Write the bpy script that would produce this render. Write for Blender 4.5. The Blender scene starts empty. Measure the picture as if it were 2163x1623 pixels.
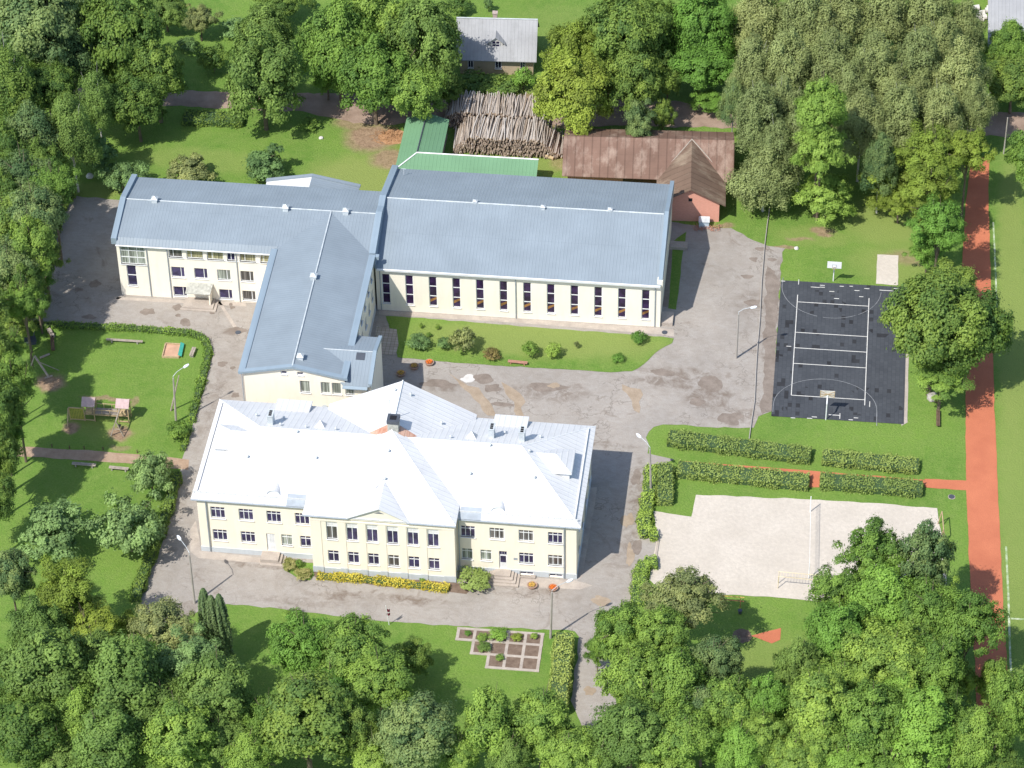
import bpy, math, random
import numpy as np
from mathutils import Vector, Matrix, noise as mnoise

scene = bpy.context.scene
COL = scene.collection
PI = math.pi

# ------------------------------------------------------------------ camera
# surveyed camera: metres, X along the school buildings, Y away from the viewer, Z up
IW, IH, FPX = 2163.0, 1623.0, 6564.2
PITCH, ROLL, YAW, CAMH = 0.71874, -0.016337, math.radians(-7.0), 252.6
_cp, _sp = math.cos(PITCH), math.sin(PITCH)
_fw = Vector((0, _cp, -_sp)); _up = Vector((0, _sp, _cp)); _rt = Vector((1, 0, 0))
_c, _s = math.cos(ROLL), math.sin(ROLL)
_r2 = _c*_rt + _s*_up; _u2 = -_s*_rt + _c*_up
_Z = Matrix.Rotation(-YAW, 3, 'Z')
RT, UP, FW = _Z @ _r2, _Z @ _u2, _Z @ _fw
CAM = FW * (CAMH / FW.z) ; CAM = Vector((CAM.x, CAM.y, CAMH))
cam_d = bpy.data.cameras.new('camera'); cam = bpy.data.objects.new('camera', cam_d); COL.objects.link(cam)
cam_d.sensor_width = 36; cam_d.lens = 36*FPX/IW; cam_d.clip_start = 1; cam_d.clip_end = 3000
Mx = Matrix((RT, UP, -FW)).transposed().to_4x4(); Mx.translation = CAM
cam.matrix_world = Mx
scene.camera = cam

def g(px, py, z=0.0):
    """survey: ground (or height z) position of a measured point"""
    r = RT*((px-IW/2)/FPX) - UP*((py-IH/2)/FPX) + FW
    t = (z-CAM.z)/r.z
    p = CAM + r*t
    return (p.x, p.y)
def pxm(x, y, z=0):
    d = (Vector((x, y, z))-CAM).dot(FW)
    return FPX/d

# ------------------------------------------------------------------ world, sun, exposure
SUN_EL, SUN_AZ = math.radians(52.5), math.radians(52.0+180.0)   # maths angle of the direction TO the sun
world = bpy.data.worlds.new("World"); scene.world = world; world.use_nodes = True
wn = world.node_tree; wn.nodes.clear()
sky = wn.nodes.new('ShaderNodeTexSky'); sky.sky_type = 'NISHITA'; sky.sun_disc = False
sky.sun_elevation = SUN_EL; sky.sun_rotation = math.radians(90) - SUN_AZ
bg = wn.nodes.new('ShaderNodeBackground'); bg.inputs['Strength'].default_value = 0.15
wo = wn.nodes.new('ShaderNodeOutputWorld')
wn.links.new(sky.outputs[0], bg.inputs[0]); wn.links.new(bg.outputs[0], wo.inputs[0])
sd = bpy.data.lights.new('sun', 'SUN'); sd.energy = 4.2; sd.angle = math.radians(0.53); sd.color = (1.0, 0.955, 0.88)
so = bpy.data.objects.new('sun', sd); COL.objects.link(so)
sdir = Vector((math.cos(SUN_EL)*math.cos(SUN_AZ), math.cos(SUN_EL)*math.sin(SUN_AZ), math.sin(SUN_EL)))
so.rotation_euler = sdir.to_track_quat('Z', 'Y').to_euler(); so.location = (-60, -80, 130)
scene.view_settings.view_transform = 'Standard'; scene.view_settings.look = 'None'
scene.view_settings.gamma = 1; scene.view_settings.exposure = 0.35

# ------------------------------------------------------------------ materials
MATS = {}
def nodes_of(name):
    m = bpy.data.materials.new(name); m.use_nodes = True
    nt = m.node_tree; nt.nodes.clear()
    return m, nt, nt.nodes.new, nt.links.new
def out_bsdf(nt, rough=0.8, spec=0.3, metal=0.0):
    o = nt.nodes.new('ShaderNodeOutputMaterial'); b = nt.nodes.new('ShaderNodeBsdfPrincipled')
    b.inputs['Roughness'].default_value = rough; b.inputs['Specular IOR Level'].default_value = spec
    b.inputs['Metallic'].default_value = metal
    nt.links.new(b.outputs[0], o.inputs[0]); return b
def mixc(nt, fac, a, b, mode='MIX'):
    m = nt.nodes.new('ShaderNodeMix'); m.data_type = 'RGBA'; m.blend_type = mode
    for sock, v in ((m.inputs[0], fac), (m.inputs[6], a), (m.inputs[7], b)):
        if isinstance(v, (int, float)): sock.default_value = v
        elif isinstance(v, tuple): sock.default_value = (*v[:3], 1)
        else: nt.links.new(v, sock)
    return m.outputs[2]
def noise_f(nt, scale, detail=4, rough=0.55, lo=0.35, hi=0.65, coord=None, dist=0.0, vec=None):
    tc = nt.nodes.new('ShaderNodeNewGeometry') if coord is None else coord
    n = nt.nodes.new('ShaderNodeTexNoise'); n.inputs['Scale'].default_value = scale
    n.inputs['Detail'].default_value = detail; n.inputs['Roughness'].default_value = rough
    n.inputs['Distortion'].default_value = dist
    src = tc.outputs['Position'] if coord is None else tc
    if vec is not None:
        mp = nt.nodes.new('ShaderNodeMapping'); mp.inputs['Scale'].default_value = vec
        nt.links.new(src, mp.inputs[0]); src = mp.outputs[0]
    nt.links.new(src, n.inputs['Vector'])
    r = nt.nodes.new('ShaderNodeMapRange'); r.inputs[1].default_value = lo; r.inputs[2].default_value = hi
    nt.links.new(n.outputs[0], r.inputs[0])
    return r.outputs[0]
def bump(nt, b, h, strength=0.3, dist=0.05):
    bp = nt.nodes.new('ShaderNodeBump'); bp.inputs['Strength'].default_value = strength; bp.inputs['Distance'].default_value = dist
    nt.links.new(h, bp.inputs['Height']); nt.links.new(bp.outputs[0], b.inputs['Normal'])
def plain(name, col, rough=0.75, spec=0.3, var=0.18, scale=1.2, metal=0.0):
    m, nt, N, L = nodes_of(name); b = out_bsdf(nt, rough, spec, metal)
    f = noise_f(nt, scale, 5, 0.6, 0.3, 0.7)
    c = mixc(nt, f, tuple(x*(1-var) for x in col), tuple(min(1, x*(1+var*0.7)) for x in col))
    L(c, b.inputs['Base Color']); MATS[name] = m; return m

def math_n(nt, op, a, b=None):
    m = nt.nodes.new('ShaderNodeMath'); m.operation = op
    for i, v in enumerate((a, b)):
        if v is None: continue
        if isinstance(v, (int, float)): m.inputs[i].default_value = v
        else: nt.links.new(v, m.inputs[i])
    return m.outputs[0]
def ellipse_mask(nt, items, wob=1.0):
    """soft patches of wear at places on the ground: (x, y, rx, ry, strength)"""
    ge = nt.nodes.new('ShaderNodeNewGeometry')
    no = nt.nodes.new('ShaderNodeTexNoise'); no.inputs['Scale'].default_value = 0.5; no.inputs['Detail'].default_value = 6
    nt.links.new(ge.outputs['Position'], no.inputs['Vector'])
    sub = nt.nodes.new('ShaderNodeVectorMath'); sub.operation = 'SUBTRACT'; sub.inputs[1].default_value = (0.5, 0.5, 0.5)
    nt.links.new(no.outputs['Color'], sub.inputs[0])
    sc = nt.nodes.new('ShaderNodeVectorMath'); sc.operation = 'SCALE'; sc.inputs['Scale'].default_value = wob*3.0
    nt.links.new(sub.outputs[0], sc.inputs[0])
    ad = nt.nodes.new('ShaderNodeVectorMath'); ad.operation = 'ADD'
    nt.links.new(ge.outputs['Position'], ad.inputs[0]); nt.links.new(sc.outputs[0], ad.inputs[1])
    acc = None
    for (x, y, rx, ry, s) in items:
        mp = nt.nodes.new('ShaderNodeVectorMath'); mp.operation = 'SUBTRACT'; mp.inputs[1].default_value = (x, y, 0)
        nt.links.new(ad.outputs[0], mp.inputs[0])
        ml = nt.nodes.new('ShaderNodeVectorMath'); ml.operation = 'MULTIPLY'; ml.inputs[1].default_value = (1/rx, 1/ry, 0)
        nt.links.new(mp.outputs[0], ml.inputs[0])
        le = nt.nodes.new('ShaderNodeVectorMath'); le.operation = 'LENGTH'; nt.links.new(ml.outputs[0], le.inputs[0])
        r = nt.nodes.new('ShaderNodeMapRange'); r.interpolation_type = 'SMOOTHSTEP'
        r.inputs[1].default_value = 1.25; r.inputs[2].default_value = 0.55; r.inputs[3].default_value = 0; r.inputs[4].default_value = s
        nt.links.new(le.outputs['Value'], r.inputs[0])
        acc = r.outputs[0] if acc is None else math_n(nt, 'MAXIMUM', acc, r.outputs[0])
    return acc

def E(px, py, rx, ry, s=1.0, z=0):
    x, y = g(px, py, z); k = pxm(x, y); return (x, y, rx/k, ry/(k*0.66), s)

def mk_grass():
    m, nt, N, L = nodes_of('grass_lawn'); b = out_bsdf(nt, 0.9, 0.15)
    f1 = noise_f(nt, 0.07, 5, 0.6, 0.36, 0.64); f2 = noise_f(nt, 0.75, 8, 0.72, 0.36, 0.66); f3 = noise_f(nt, 4.0, 5, 0.75, 0.3, 0.7)
    c = mixc(nt, f1, (0.122, 0.232, 0.038), (0.200, 0.318, 0.056))
    c = mixc(nt, math_n(nt, 'MULTIPLY', f2, 0.75), c, (0.230, 0.315, 0.078))
    c = mixc(nt, math_n(nt, 'MULTIPLY', f3, 0.6), c, (0.060, 0.138, 0.022))
    # worn, drier grass
    dry = ellipse_mask(nt, [E(1150, 720, 300, 40, .75), E(1880, 470, 110, 60, .7), E(1720, 500, 90, 25, .5), E(1900, 560, 110, 50, .6), E(1760, 260, 90, 30, .3), E(760, 380, 120, 60, .9),
                            E(2140, 650, 40, 400, .7), E(2150, 1000, 50, 400, .6), E(1250, 370, 60, 40, .8), E(1100, 340, 140, 30, .6),
                            E(880, 210, 100, 40, .5), E(1110, 205, 60, 25, .7), E(430, 340, 160, 30, .45), E(230, 900, 90, 40, .4), E(1180, 60, 120, 60, .3),
                            E(100, 1330, 70, 120, .3), E(1640, 1400, 120, 60, .5), E(1980, 740, 60, 60, .5), E(200, 400, 120, 20, .6)])
    c = mixc(nt, dry, c, (0.235, 0.285, 0.080))
    bare = ellipse_mask(nt, [E(785, 290, 60, 38, 1), E(750, 262, 50, 20, .8), E(720, 240, 40, 14, .6), E(820, 335, 40, 25, .9), E(255, 915, 28, 15, 1), E(150, 905, 22, 12, 1), E(230, 843, 60, 6, .8),
                             E(285, 850, 10, 12, .7), E(250, 945, 25, 7, .6), E(105, 810, 34, 20, 1), E(1915, 545, 60, 18, .6), E(1735, 488, 26, 8, .9), E(1690, 505, 30, 5, .7), E(1660, 523, 26, 4, .8),
                             E(1170, 262, 40, 10, .8), E(1190, 345, 30, 20, .5), E(1740, 497, 20, 6, .9), E(1120, 208, 40, 8, .9), E(1530, 478, 20, 6, .8)], 0.7)
    fb = noise_f(nt, 1.6, 5, 0.65, 0.3, 0.7)
    bc = mixc(nt, fb, (0.20, 0.135, 0.085), (0.38, 0.27, 0.18))
    c = mixc(nt, bare, c, bc)
    L(c, b.inputs['Base Color']); bump(nt, b, f3, 0.5, 0.15); MATS['grass'] = m
mk_grass()
def mk_asphalt():
    m, nt, N, L = nodes_of('old_asphalt'); b = out_bsdf(nt, 0.9, 0.2)
    f1 = noise_f(nt, 0.10, 6, 0.6, 0.35, 0.65); f2 = noise_f(nt, 0.55, 8, 0.68, 0.38, 0.62, dist=0.8); f3 = noise_f(nt, 7.0, 3, 0.6, 0.3, 0.7)
    c = mixc(nt, f1, (0.290, 0.262, 0.232), (0.390, 0.354, 0.315))
    c = mixc(nt, math_n(nt, 'MULTIPLY', f2, 0.45), c, (0.42, 0.40, 0.375))
    f4 = noise_f(nt, 2.2, 8, 0.75, 0.42, 0.66, vec=(.5, 1, 1))
    c = mixc(nt, math_n(nt, 'MULTIPLY', f4, 0.32), c, (0.23, 0.195, 0.17)); c = mixc(nt, math_n(nt, 'MULTIPLY', f3, 0.3), c, (0.20, 0.175, 0.155))
    # cracks
    ge = N('ShaderNodeNewGeometry'); no = N('ShaderNodeTexNoise'); no.inputs['Scale'].default_value = 0.8; no.inputs['Detail'].default_value = 5
    L(ge.outputs['Position'], no.inputs['Vector'])
    mx = N('ShaderNodeMix'); mx.data_type = 'VECTOR'; mx.inputs[0].default_value = 0.35
    L(ge.outputs['Position'], mx.inputs[4]); 
    sc = N('ShaderNodeVectorMath'); sc.operation = 'SCALE'; sc.inputs['Scale'].default_value = 4.0; L(no.outputs['Color'], sc.inputs[0])
    ad = N('ShaderNodeVectorMath'); ad.operation = 'ADD'; L(ge.outputs['Position'], ad.inputs[0]); L(sc.outputs[0], ad.inputs[1])
    vo = N('ShaderNodeTexVoronoi'); vo.feature = 'DISTANCE_TO_EDGE'; vo.inputs['Scale'].default_value = 0.33; L(ad.outputs[0], vo.inputs['Vector'])
    cr = N('ShaderNodeMapRange'); cr.inputs[1].default_value = 0.0; cr.inputs[2].default_value = 0.035; cr.inputs[3].default_value = 0.7; cr.inputs[4].default_value = 0
    L(vo.outputs['Distance'], cr.inputs[0])
    gate = noise_f(nt, 0.12, 3, 0.5, 0.48, 0.6)
    c = mixc(nt, math_n(nt, 'MULTIPLY', cr.outputs[0], gate), c, (0.15, 0.125, 0.105))
    # damp and silted stains
    st = noise_f(nt, 0.22, 9, 0.66, 0.60, 0.68, dist=1.2)
    c = mixc(nt, math_n(nt, 'MULTIPLY', st, 0.55), c, (0.20, 0.160, 0.130))
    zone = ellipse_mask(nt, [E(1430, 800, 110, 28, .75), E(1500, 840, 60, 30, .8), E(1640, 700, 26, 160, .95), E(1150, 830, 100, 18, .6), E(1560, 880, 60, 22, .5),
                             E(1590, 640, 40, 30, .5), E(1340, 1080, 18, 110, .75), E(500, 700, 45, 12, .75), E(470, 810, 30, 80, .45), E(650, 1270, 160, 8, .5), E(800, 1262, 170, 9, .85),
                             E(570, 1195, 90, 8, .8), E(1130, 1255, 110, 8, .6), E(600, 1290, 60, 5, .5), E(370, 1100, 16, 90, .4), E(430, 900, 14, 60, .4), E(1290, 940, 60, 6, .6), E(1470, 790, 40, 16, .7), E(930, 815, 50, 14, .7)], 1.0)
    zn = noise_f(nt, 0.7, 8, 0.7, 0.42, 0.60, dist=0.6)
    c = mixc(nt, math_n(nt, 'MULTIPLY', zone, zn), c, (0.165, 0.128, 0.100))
    L(c, b.inputs['Base Color']); bump(nt, b, f3, 0.25, 0.05); MATS['asphalt'] = m
mk_asphalt()
def two_tone(name, c1, c2, s1=0.4, s2=6.0, rough=0.9, c3=None, k3=0.3, bmp=0.3, spec=0.2):
    m, nt, N, L = nodes_of(name); b = out_bsdf(nt, rough, spec)
    f1 = noise_f(nt, s1, 6, 0.6, 0.35, 0.65); f2 = noise_f(nt, s2, 5, 0.65, 0.3, 0.7)
    c = mixc(nt, f1, c1, c2)
    c = mixc(nt, math_n(nt, 'MULTIPLY', f2, k3), c, c3 or tuple(x*0.6 for x in c1))
    L(c, b.inputs['Base Color']); bump(nt, b, f2, bmp, 0.06); MATS[name] = m; return m
two_tone('dirt_road', (0.27, 0.195, 0.15), (0.40, 0.30, 0.24))
two_tone('brick_path', (0.33, 0.225, 0.155), (0.44, 0.32, 0.23), 0.8)
two_tone('sand', (0.53, 0.475, 0.405), (0.61, 0.55, 0.475), 0.22, 2.2, c3=(0.42, 0.38, 0.33), k3=0.6)
two_tone('track_red', (0.47, 0.155, 0.080), (0.56, 0.195, 0.100), 0.25, 9.0, c3=(0.38, 0.115, 0.075), k3=0.5)
two_tone('concrete', (0.38, 0.33, 0.29), (0.50, 0.44, 0.38), 0.7, 5)
two_tone('silt', (0.32, 0.250, 0.180), (0.41, 0.33, 0.25), 0.8, 6)
two_tone('damp', (0.205, 0.168, 0.140), (0.285, 0.240, 0.205), 0.8, 6)
two_tone('soil', (0.15, 0.105, 0.08), (0.23, 0.17, 0.13), 1.5, 8)
two_tone('chips', (0.36, 0.20, 0.10), (0.50, 0.30, 0.17), 1.5, 9)
two_tone('white_line', (0.62, 0.60, 0.56), (0.74, 0.73, 0.70), 2.0, 9, c3=(0.3, 0.3, 0.28), k3=0.35)
two_tone('faint_line', (0.20, 0.21, 0.22), (0.36, 0.37, 0.38), 1.2, 6)
two_tone('chalk', (0.20, 0.32, 0.10), (0.60, 0.62, 0.50), 1.1, 5, c3=(0.2, 0.3, 0.1), k3=0.6)
two_tone('rock', (0.33, 0.30, 0.27), (0.5, 0.47, 0.43), 1.5, 7)
def mk_wall(name, col, stain=0.20):
    m, nt, N, L = nodes_of(name); b = out_bsdf(nt, 0.85, 0.2)
    f = noise_f(nt, 0.35, 6, 0.6, 0.3, 0.7); v = noise_f(nt, 1.0, 5, 0.6, 0.45, 0.75, vec=(1.6, 1.6, 0.25))
    c = mixc(nt, f, tuple(x*0.94 for x in col), col)
    c = mixc(nt, math_n(nt, 'MULTIPLY', v, stain), c, tuple(x*0.62 for x in col))
    L(c, b.inputs['Base Color']); MATS[name] = m
mk_wall('cream_wall', (0.92, 0.845, 0.70))
mk_wall('cream_wall_new', (0.90, 0.84, 0.72))
mk_wall('plinth_grey', (0.53, 0.57, 0.60), 0.3)
mk_wall('cottage_wall', (0.50, 0.40, 0.29), 0.4)
def mk_metal(name, col, axis=0, pitch=0.5, rough=0.5, line=0.12, sheet=6.0, bandy=0.06, dirt=None, dirtk=0.0, spec=0.35, cross=True):
    """painted sheet-metal roof: standing seams running up the slope, sheet joints, uneven fading"""
    m, nt, N, L = nodes_of(name); b = out_bsdf(nt, rough, spec)
    tc = N('ShaderNodeTexCoord'); sx = N('ShaderNodeSeparateXYZ'); L(tc.outputs['Object'], sx.inputs[0])
    a = sx.outputs[axis]; o = sx.outputs[1-axis]
    def lines(src, p, w):
        fr = math_n(nt, 'FRACT', math_n(nt, 'DIVIDE', src, p)); d = math_n(nt, 'ABSOLUTE', math_n(nt, 'SUBTRACT', fr, 0.5))
        r = N('ShaderNodeMapRange'); r.inputs[1].default_value = 0.5-w; r.inputs[2].default_value = 0.5; L(d, r.inputs[0]); return r.outputs[0]
    f = noise_f(nt, 0.25, 5, 0.6, 0.3, 0.7); fs = noise_f(nt, 0.8, 4, 0.6, 0.3, 0.7, vec=(1, .1, 1) if axis == 0 else (.1, 1, 1))
    c = mixc(nt, f, tuple(x*(1-bandy) for x in col), tuple(min(1, x*(1+bandy)) for x in col))
    c = mixc(nt, math_n(nt, 'MULTIPLY', fs, 0.25), c, tuple(x*0.86 for x in col))
    c = mixc(nt, math_n(nt, 'MULTIPLY', lines(a, pitch, 0.12), line), c, tuple(x*0.35 for x in col))
    if cross: c = mixc(nt, math_n(nt, 'MULTIPLY', lines(o, sheet, 0.012), line*1.6), c, tuple(x*0.4 for x in col))
    if dirt:
        d = noise_f(nt, 0.5, 7, 0.7, 0.5, 0.75, vec=(1, .35, 1) if axis == 0 else (.35, 1, 1))
        c = mixc(nt, math_n(nt, 'MULTIPLY', d, dirtk), c, dirt)
    L(c, b.inputs['Base Color']); bump(nt, b, lines(a, pitch, 0.16), 0.5, 0.04); MATS[name] = m
BLUE = (0.238, 0.283, 0.322)
mk_metal('blue_roof_x', BLUE, 0, 0.42, 0.5, 0.08, 5.5, 0.09)
mk_metal('blue_roof_y', BLUE, 1, 0.42, 0.5, 0.08, 5.5, 0.09)
mk_metal('blue_trim', (0.26, 0.33, 0.39), 0, 3.0, 0.45, 0.1, 5.5, cross=False)
mk_metal('white_roof_x', (0.68, 0.685, 0.69), 0, 0.68, 0.55, 0.16, 2.1, 0.05, (0.42, 0.43, 0.44), 0.35)
mk_metal('white_roof_y', (0.68, 0.685, 0.69), 1, 0.68, 0.55, 0.16, 2.1, 0.05, (0.42, 0.43, 0.44), 0.38)
mk_metal('green_roof', (0.145, 0.285, 0.160), 0, 0.5, 0.6, 0.12, 3.0)
mk_metal('rusty_roof', (0.200, 0.125, 0.095), 0, 1.1, 0.85, 0.5, 0.9, 0.18, (0.46, 0.36, 0.29), 0.75, 0.15)
mk_metal('rusty_roof_side', (0.165, 0.112, 0.082), 1, 1.1, 0.85, 0.45, 0.9, 0.18, (0.40, 0.33, 0.24), 0.7, 0.15)
mk_metal('slate_roof', (0.36, 0.365, 0.375), 0, 0.5, 0.85, 0.16, 1.3, 0.12, (0.22, 0.22, 0.22), 0.55, 0.15)
plain('white_paint', (0.80, 0.81, 0.82), 0.45, 0.4, 0.06)
plain('grey_metal', (0.34, 0.38, 0.42), 0.45, 0.5, 0.15)
plain('dark_metal', (0.07, 0.08, 0.10), 0.5, 0.4)
plain('galv', (0.52, 0.56, 0.58), 0.4, 0.5, 0.2)
plain('rusty_galv', (0.40, 0.40, 0.36), 0.55, 0.4, 0.35, 2.5)
mk_metal('rust', (0.62, 0.40, 0.30), 0, 0.5, 0.7, 0.2, 9.0, 0.2, (0.36, 0.10, 0.045), 1.0, 0.2)
plain('brick_chimney', (0.45, 0.36, 0.32), 0.85, 0.2, 0.35, 3)
plain('black', (0.015, 0.015, 0.018), 0.7)
plain('pole_concrete', (0.38, 0.35, 0.32), 0.85, 0.2, 0.15)
plain('wood_new', (0.46, 0.35, 0.21), 0.8, 0.2, 0.25, 3)
plain('wood_grey', (0.36, 0.31, 0.26), 0.85, 0.2, 0.25, 3)
plain('wood_dark', (0.13, 0.085, 0.06), 0.85, 0.2, 0.3, 3)
plain('log_core', (0.34, 0.27, 0.21), 0.9, 0.1, 0.55, 4)
plain('pink_roof', (0.50, 0.37, 0.37), 0.8, 0.2, 0.15, 3)
plain('bench_brown', (0.42, 0.22, 0.16), 0.75, 0.2, 0.2, 3)
plain('yellow_paint', (0.62, 0.42, 0.12), 0.6, 0.3, 0.2)
plain('pale_yellow', (0.70, 0.60, 0.42), 0.6, 0.3, 0.15)
plain('orange_paint', (0.50, 0.20, 0.10), 0.6, 0.3, 0.2)
plain('teal_paint', (0.06, 0.40, 0.32), 0.5, 0.3, 0.15)
plain('rope_yellow', (0.55, 0.46, 0.08), 0.8)
plain('maroon_cloth', (0.16, 0.02, 0.04), 0.8)
plain('white_cloth', (0.75, 0.74, 0.72), 0.8)
plain('flower_orange', (0.80, 0.20, 0.03), 0.7, 0.2, 0.3, 8)
plain('flower_yellow', (0.66, 0.42, 0.10), 0.7, 0.2, 0.3, 8)
plain('pot_clay', (0.38, 0.25, 0.19), 0.85)
plain('pale_blue_box', (0.46, 0.55, 0.62), 0.5, 0.4)
plain('sandbox_sand', (0.52, 0.32, 0.22), 0.9)
plain('door_white', (0.74, 0.75, 0.76), 0.5)
plain('lamp_glass', (0.80, 0.84, 0.92), 0.25, 0.6, 0.03)
plain('rag_stone', (0.60, 0.58, 0.55), 0.85)
def mk_glass(name, col, rough=0.12, curtain=None):
    m, nt, N, L = nodes_of(name); b = out_bsdf(nt, rough, 0.5)
    f = noise_f(nt, 1.1, 3, 0.5, 0.42, 0.6)
    c = mixc(nt, f, tuple(x*0.5 for x in col), col)
    if curtain:
        v = noise_f(nt, 3.0, 2, 0.5, 0.4, 0.55, vec=(2.2, 2.2, 0.05)); c = mixc(nt, v, curtain, tuple(x*0.35 for x in curtain))
    L(c, b.inputs['Base Color']); MATS[name] = m
mk_glass('glass', (0.040, 0.034, 0.100))
mk_glass('glass_curtain', (0.1, 0.1, 0.06), 0.3, (0.50, 0.47, 0.27))
mk_glass('glass_net', (0.1, 0.1, 0.1), 0.3, (0.42, 0.46, 0.40))
mk_glass('glass_b', (0.065, 0.055, 0.13), 0.1)
mk_glass('glass_half', (0.05, 0.04, 0.09), 0.2, (0.17, 0.16, 0.15))
mk_glass('gym_glass', (0.050, 0.026, 0.085))
mk_glass('floor_reflection_paint', (0.34, 0.17, 0.06), 0.3)
def mk_brick():
    m, nt, N, L = nodes_of('red_brick'); b = out_bsdf(nt, 0.9, 0.15)
    tc = N('ShaderNodeTexCoord'); mp = N('ShaderNodeMapping'); mp.inputs['Rotation'].default_value = (math.radians(90), 0, 0); L(tc.outputs['Object'], mp.inputs[0])
    br = N('ShaderNodeTexBrick'); br.inputs['Scale'].default_value = 1.0; br.inputs['Brick Width'].default_value = 0.26; br.inputs['Row Height'].default_value = 0.085
    br.inputs['Mortar Size'].default_value = 0.01; br.inputs['Color1'].default_value = (0.76, 0.34, 0.25, 1); br.inputs['Color2'].default_value = (0.66, 0.28, 0.20, 1)
    br.inputs['Mortar'].default_value = (0.60, 0.40, 0.33, 1); L(mp.outputs[0], br.inputs['Vector'])
    f = noise_f(nt, 0.5, 5, 0.6, 0.3, 0.7)
    c = mixc(nt, math_n(nt, 'MULTIPLY', f, 0.3), br.outputs[0], (0.66, 0.32, 0.24)); L(c, b.inputs['Base Color']); MATS['brick'] = m
mk_brick()
def mk_court():
    m, nt, N, L = nodes_of('rubber_tiles'); b = out_bsdf(nt, 0.8, 0.25)
    tc = N('ShaderNodeTexCoord')
    br = N('ShaderNodeTexBrick'); br.offset = 0.5; br.inputs['Scale'].default_value = 1.0
    br.inputs['Brick Width'].default_value = 0.75; br.inputs['Row Height'].default_value = 0.5; br.inputs['Mortar Size'].default_value = 0.025
    br.inputs['Color1'].default_value = (0.046, 0.051, 0.060, 1); br.inputs['Color2'].default_value = (0.060, 0.066, 0.076, 1); br.inputs['Mortar'].default_value = (0.034, 0.038, 0.045, 1)
    mp = N('ShaderNodeMapping'); mp.inputs['Rotation'].default_value = (0, 0, math.radians(90)); L(tc.outputs['Object'], mp.inputs[0])
    L(mp.outputs[0], br.inputs['Vector'])
    # replaced, newer black tiles, scattered
    sn = N('ShaderNodeVectorMath'); sn.operation = 'SNAP'; sn.inputs[1].default_value = (0.5, 0.75, 1); L(tc.outputs['Object'], sn.inputs[0])
    wn_ = N('ShaderNodeTexWhiteNoise'); L(sn.outputs[0], wn_.inputs['Vector'])
    cl = noise_f(nt, 0.16, 3, 0.5, 0.40, 0.68)
    th = math_n(nt, 'MULTIPLY', cl, 0.18)
    dk = math_n(nt, 'LESS_THAN', wn_.outputs['Value'], th)
    c = mixc(nt, dk, br.outputs[0], (0.020, 0.020, 0.023))
    f = noise_f(nt, 0.3, 5, 0.6, 0.3, 0.7); c = mixc(nt, math_n(nt, 'MULTIPLY', f, 0.3), c, (0.10, 0.108, 0.12))
    L(c, b.inputs['Base Color']); MATS['court'] = m
mk_court()
def mk_pavers():
    m, nt, N, L = nodes_of('paving_slabs'); b = out_bsdf(nt, 0.9, 0.2)
    tc = N('ShaderNodeTexCoord'); br = N('ShaderNodeTexBrick'); br.offset = 0.0; br.inputs['Scale'].default_value = 1.0
    br.inputs['Brick Width'].default_value = 0.5; br.inputs['Row Height'].default_value = 0.5; br.inputs['Mortar Size'].default_value = 0.02
    br.inputs['Color1'].default_value = (0.36, 0.31, 0.27, 1); br.inputs['Color2'].default_value = (0.44, 0.39, 0.34, 1); br.inputs['Mortar'].default_value = (0.16, 0.16, 0.1, 1)
    L(tc.outputs['Object'], br.inputs['Vector']); L(br.outputs[0], b.inputs['Base Color']); MATS['pavers'] = m
mk_pavers()
def mk_log():
    m, nt, N, L = nodes_of('weathered_logs'); b = out_bsdf(nt, 0.9, 0.15)
    oi = N('ShaderNodeObjectInfo'); cr = N('ShaderNodeValToRGB'); e = cr.color_ramp.elements
    e[0].color = (0.30, 0.26, 0.23, 1); e[1].color = (0.58, 0.54, 0.50, 1); x = cr.color_ramp.elements.new(0.5); x.color = (0.48, 0.41, 0.34, 1)
    L(oi.outputs['Random'], cr.inputs[0]); f = noise_f(nt, 3, 4, 0.6, 0.3, 0.7)
    c = mixc(nt, math_n(nt, 'MULTIPLY', f, 0.3), cr.outputs[0], (0.16, 0.12, 0.10)); L(c, b.inputs['Base Color']); MATS['log'] = m
    m, nt, N, L = nodes_of('cut_log_ends'); b = out_bsdf(nt, 0.9, 0.15)
    oi = N('ShaderNodeObjectInfo'); cr = N('ShaderNodeValToRGB'); e = cr.color_ramp.elements
    e[0].color = (0.20, 0.14, 0.10, 1); e[1].color = (0.56, 0.42, 0.28, 1)
    L(oi.outputs['Random'], cr.inputs[0]); L(cr.outputs[0], b.inputs['Base Color']); MATS['log_end'] = m
mk_log()
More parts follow.
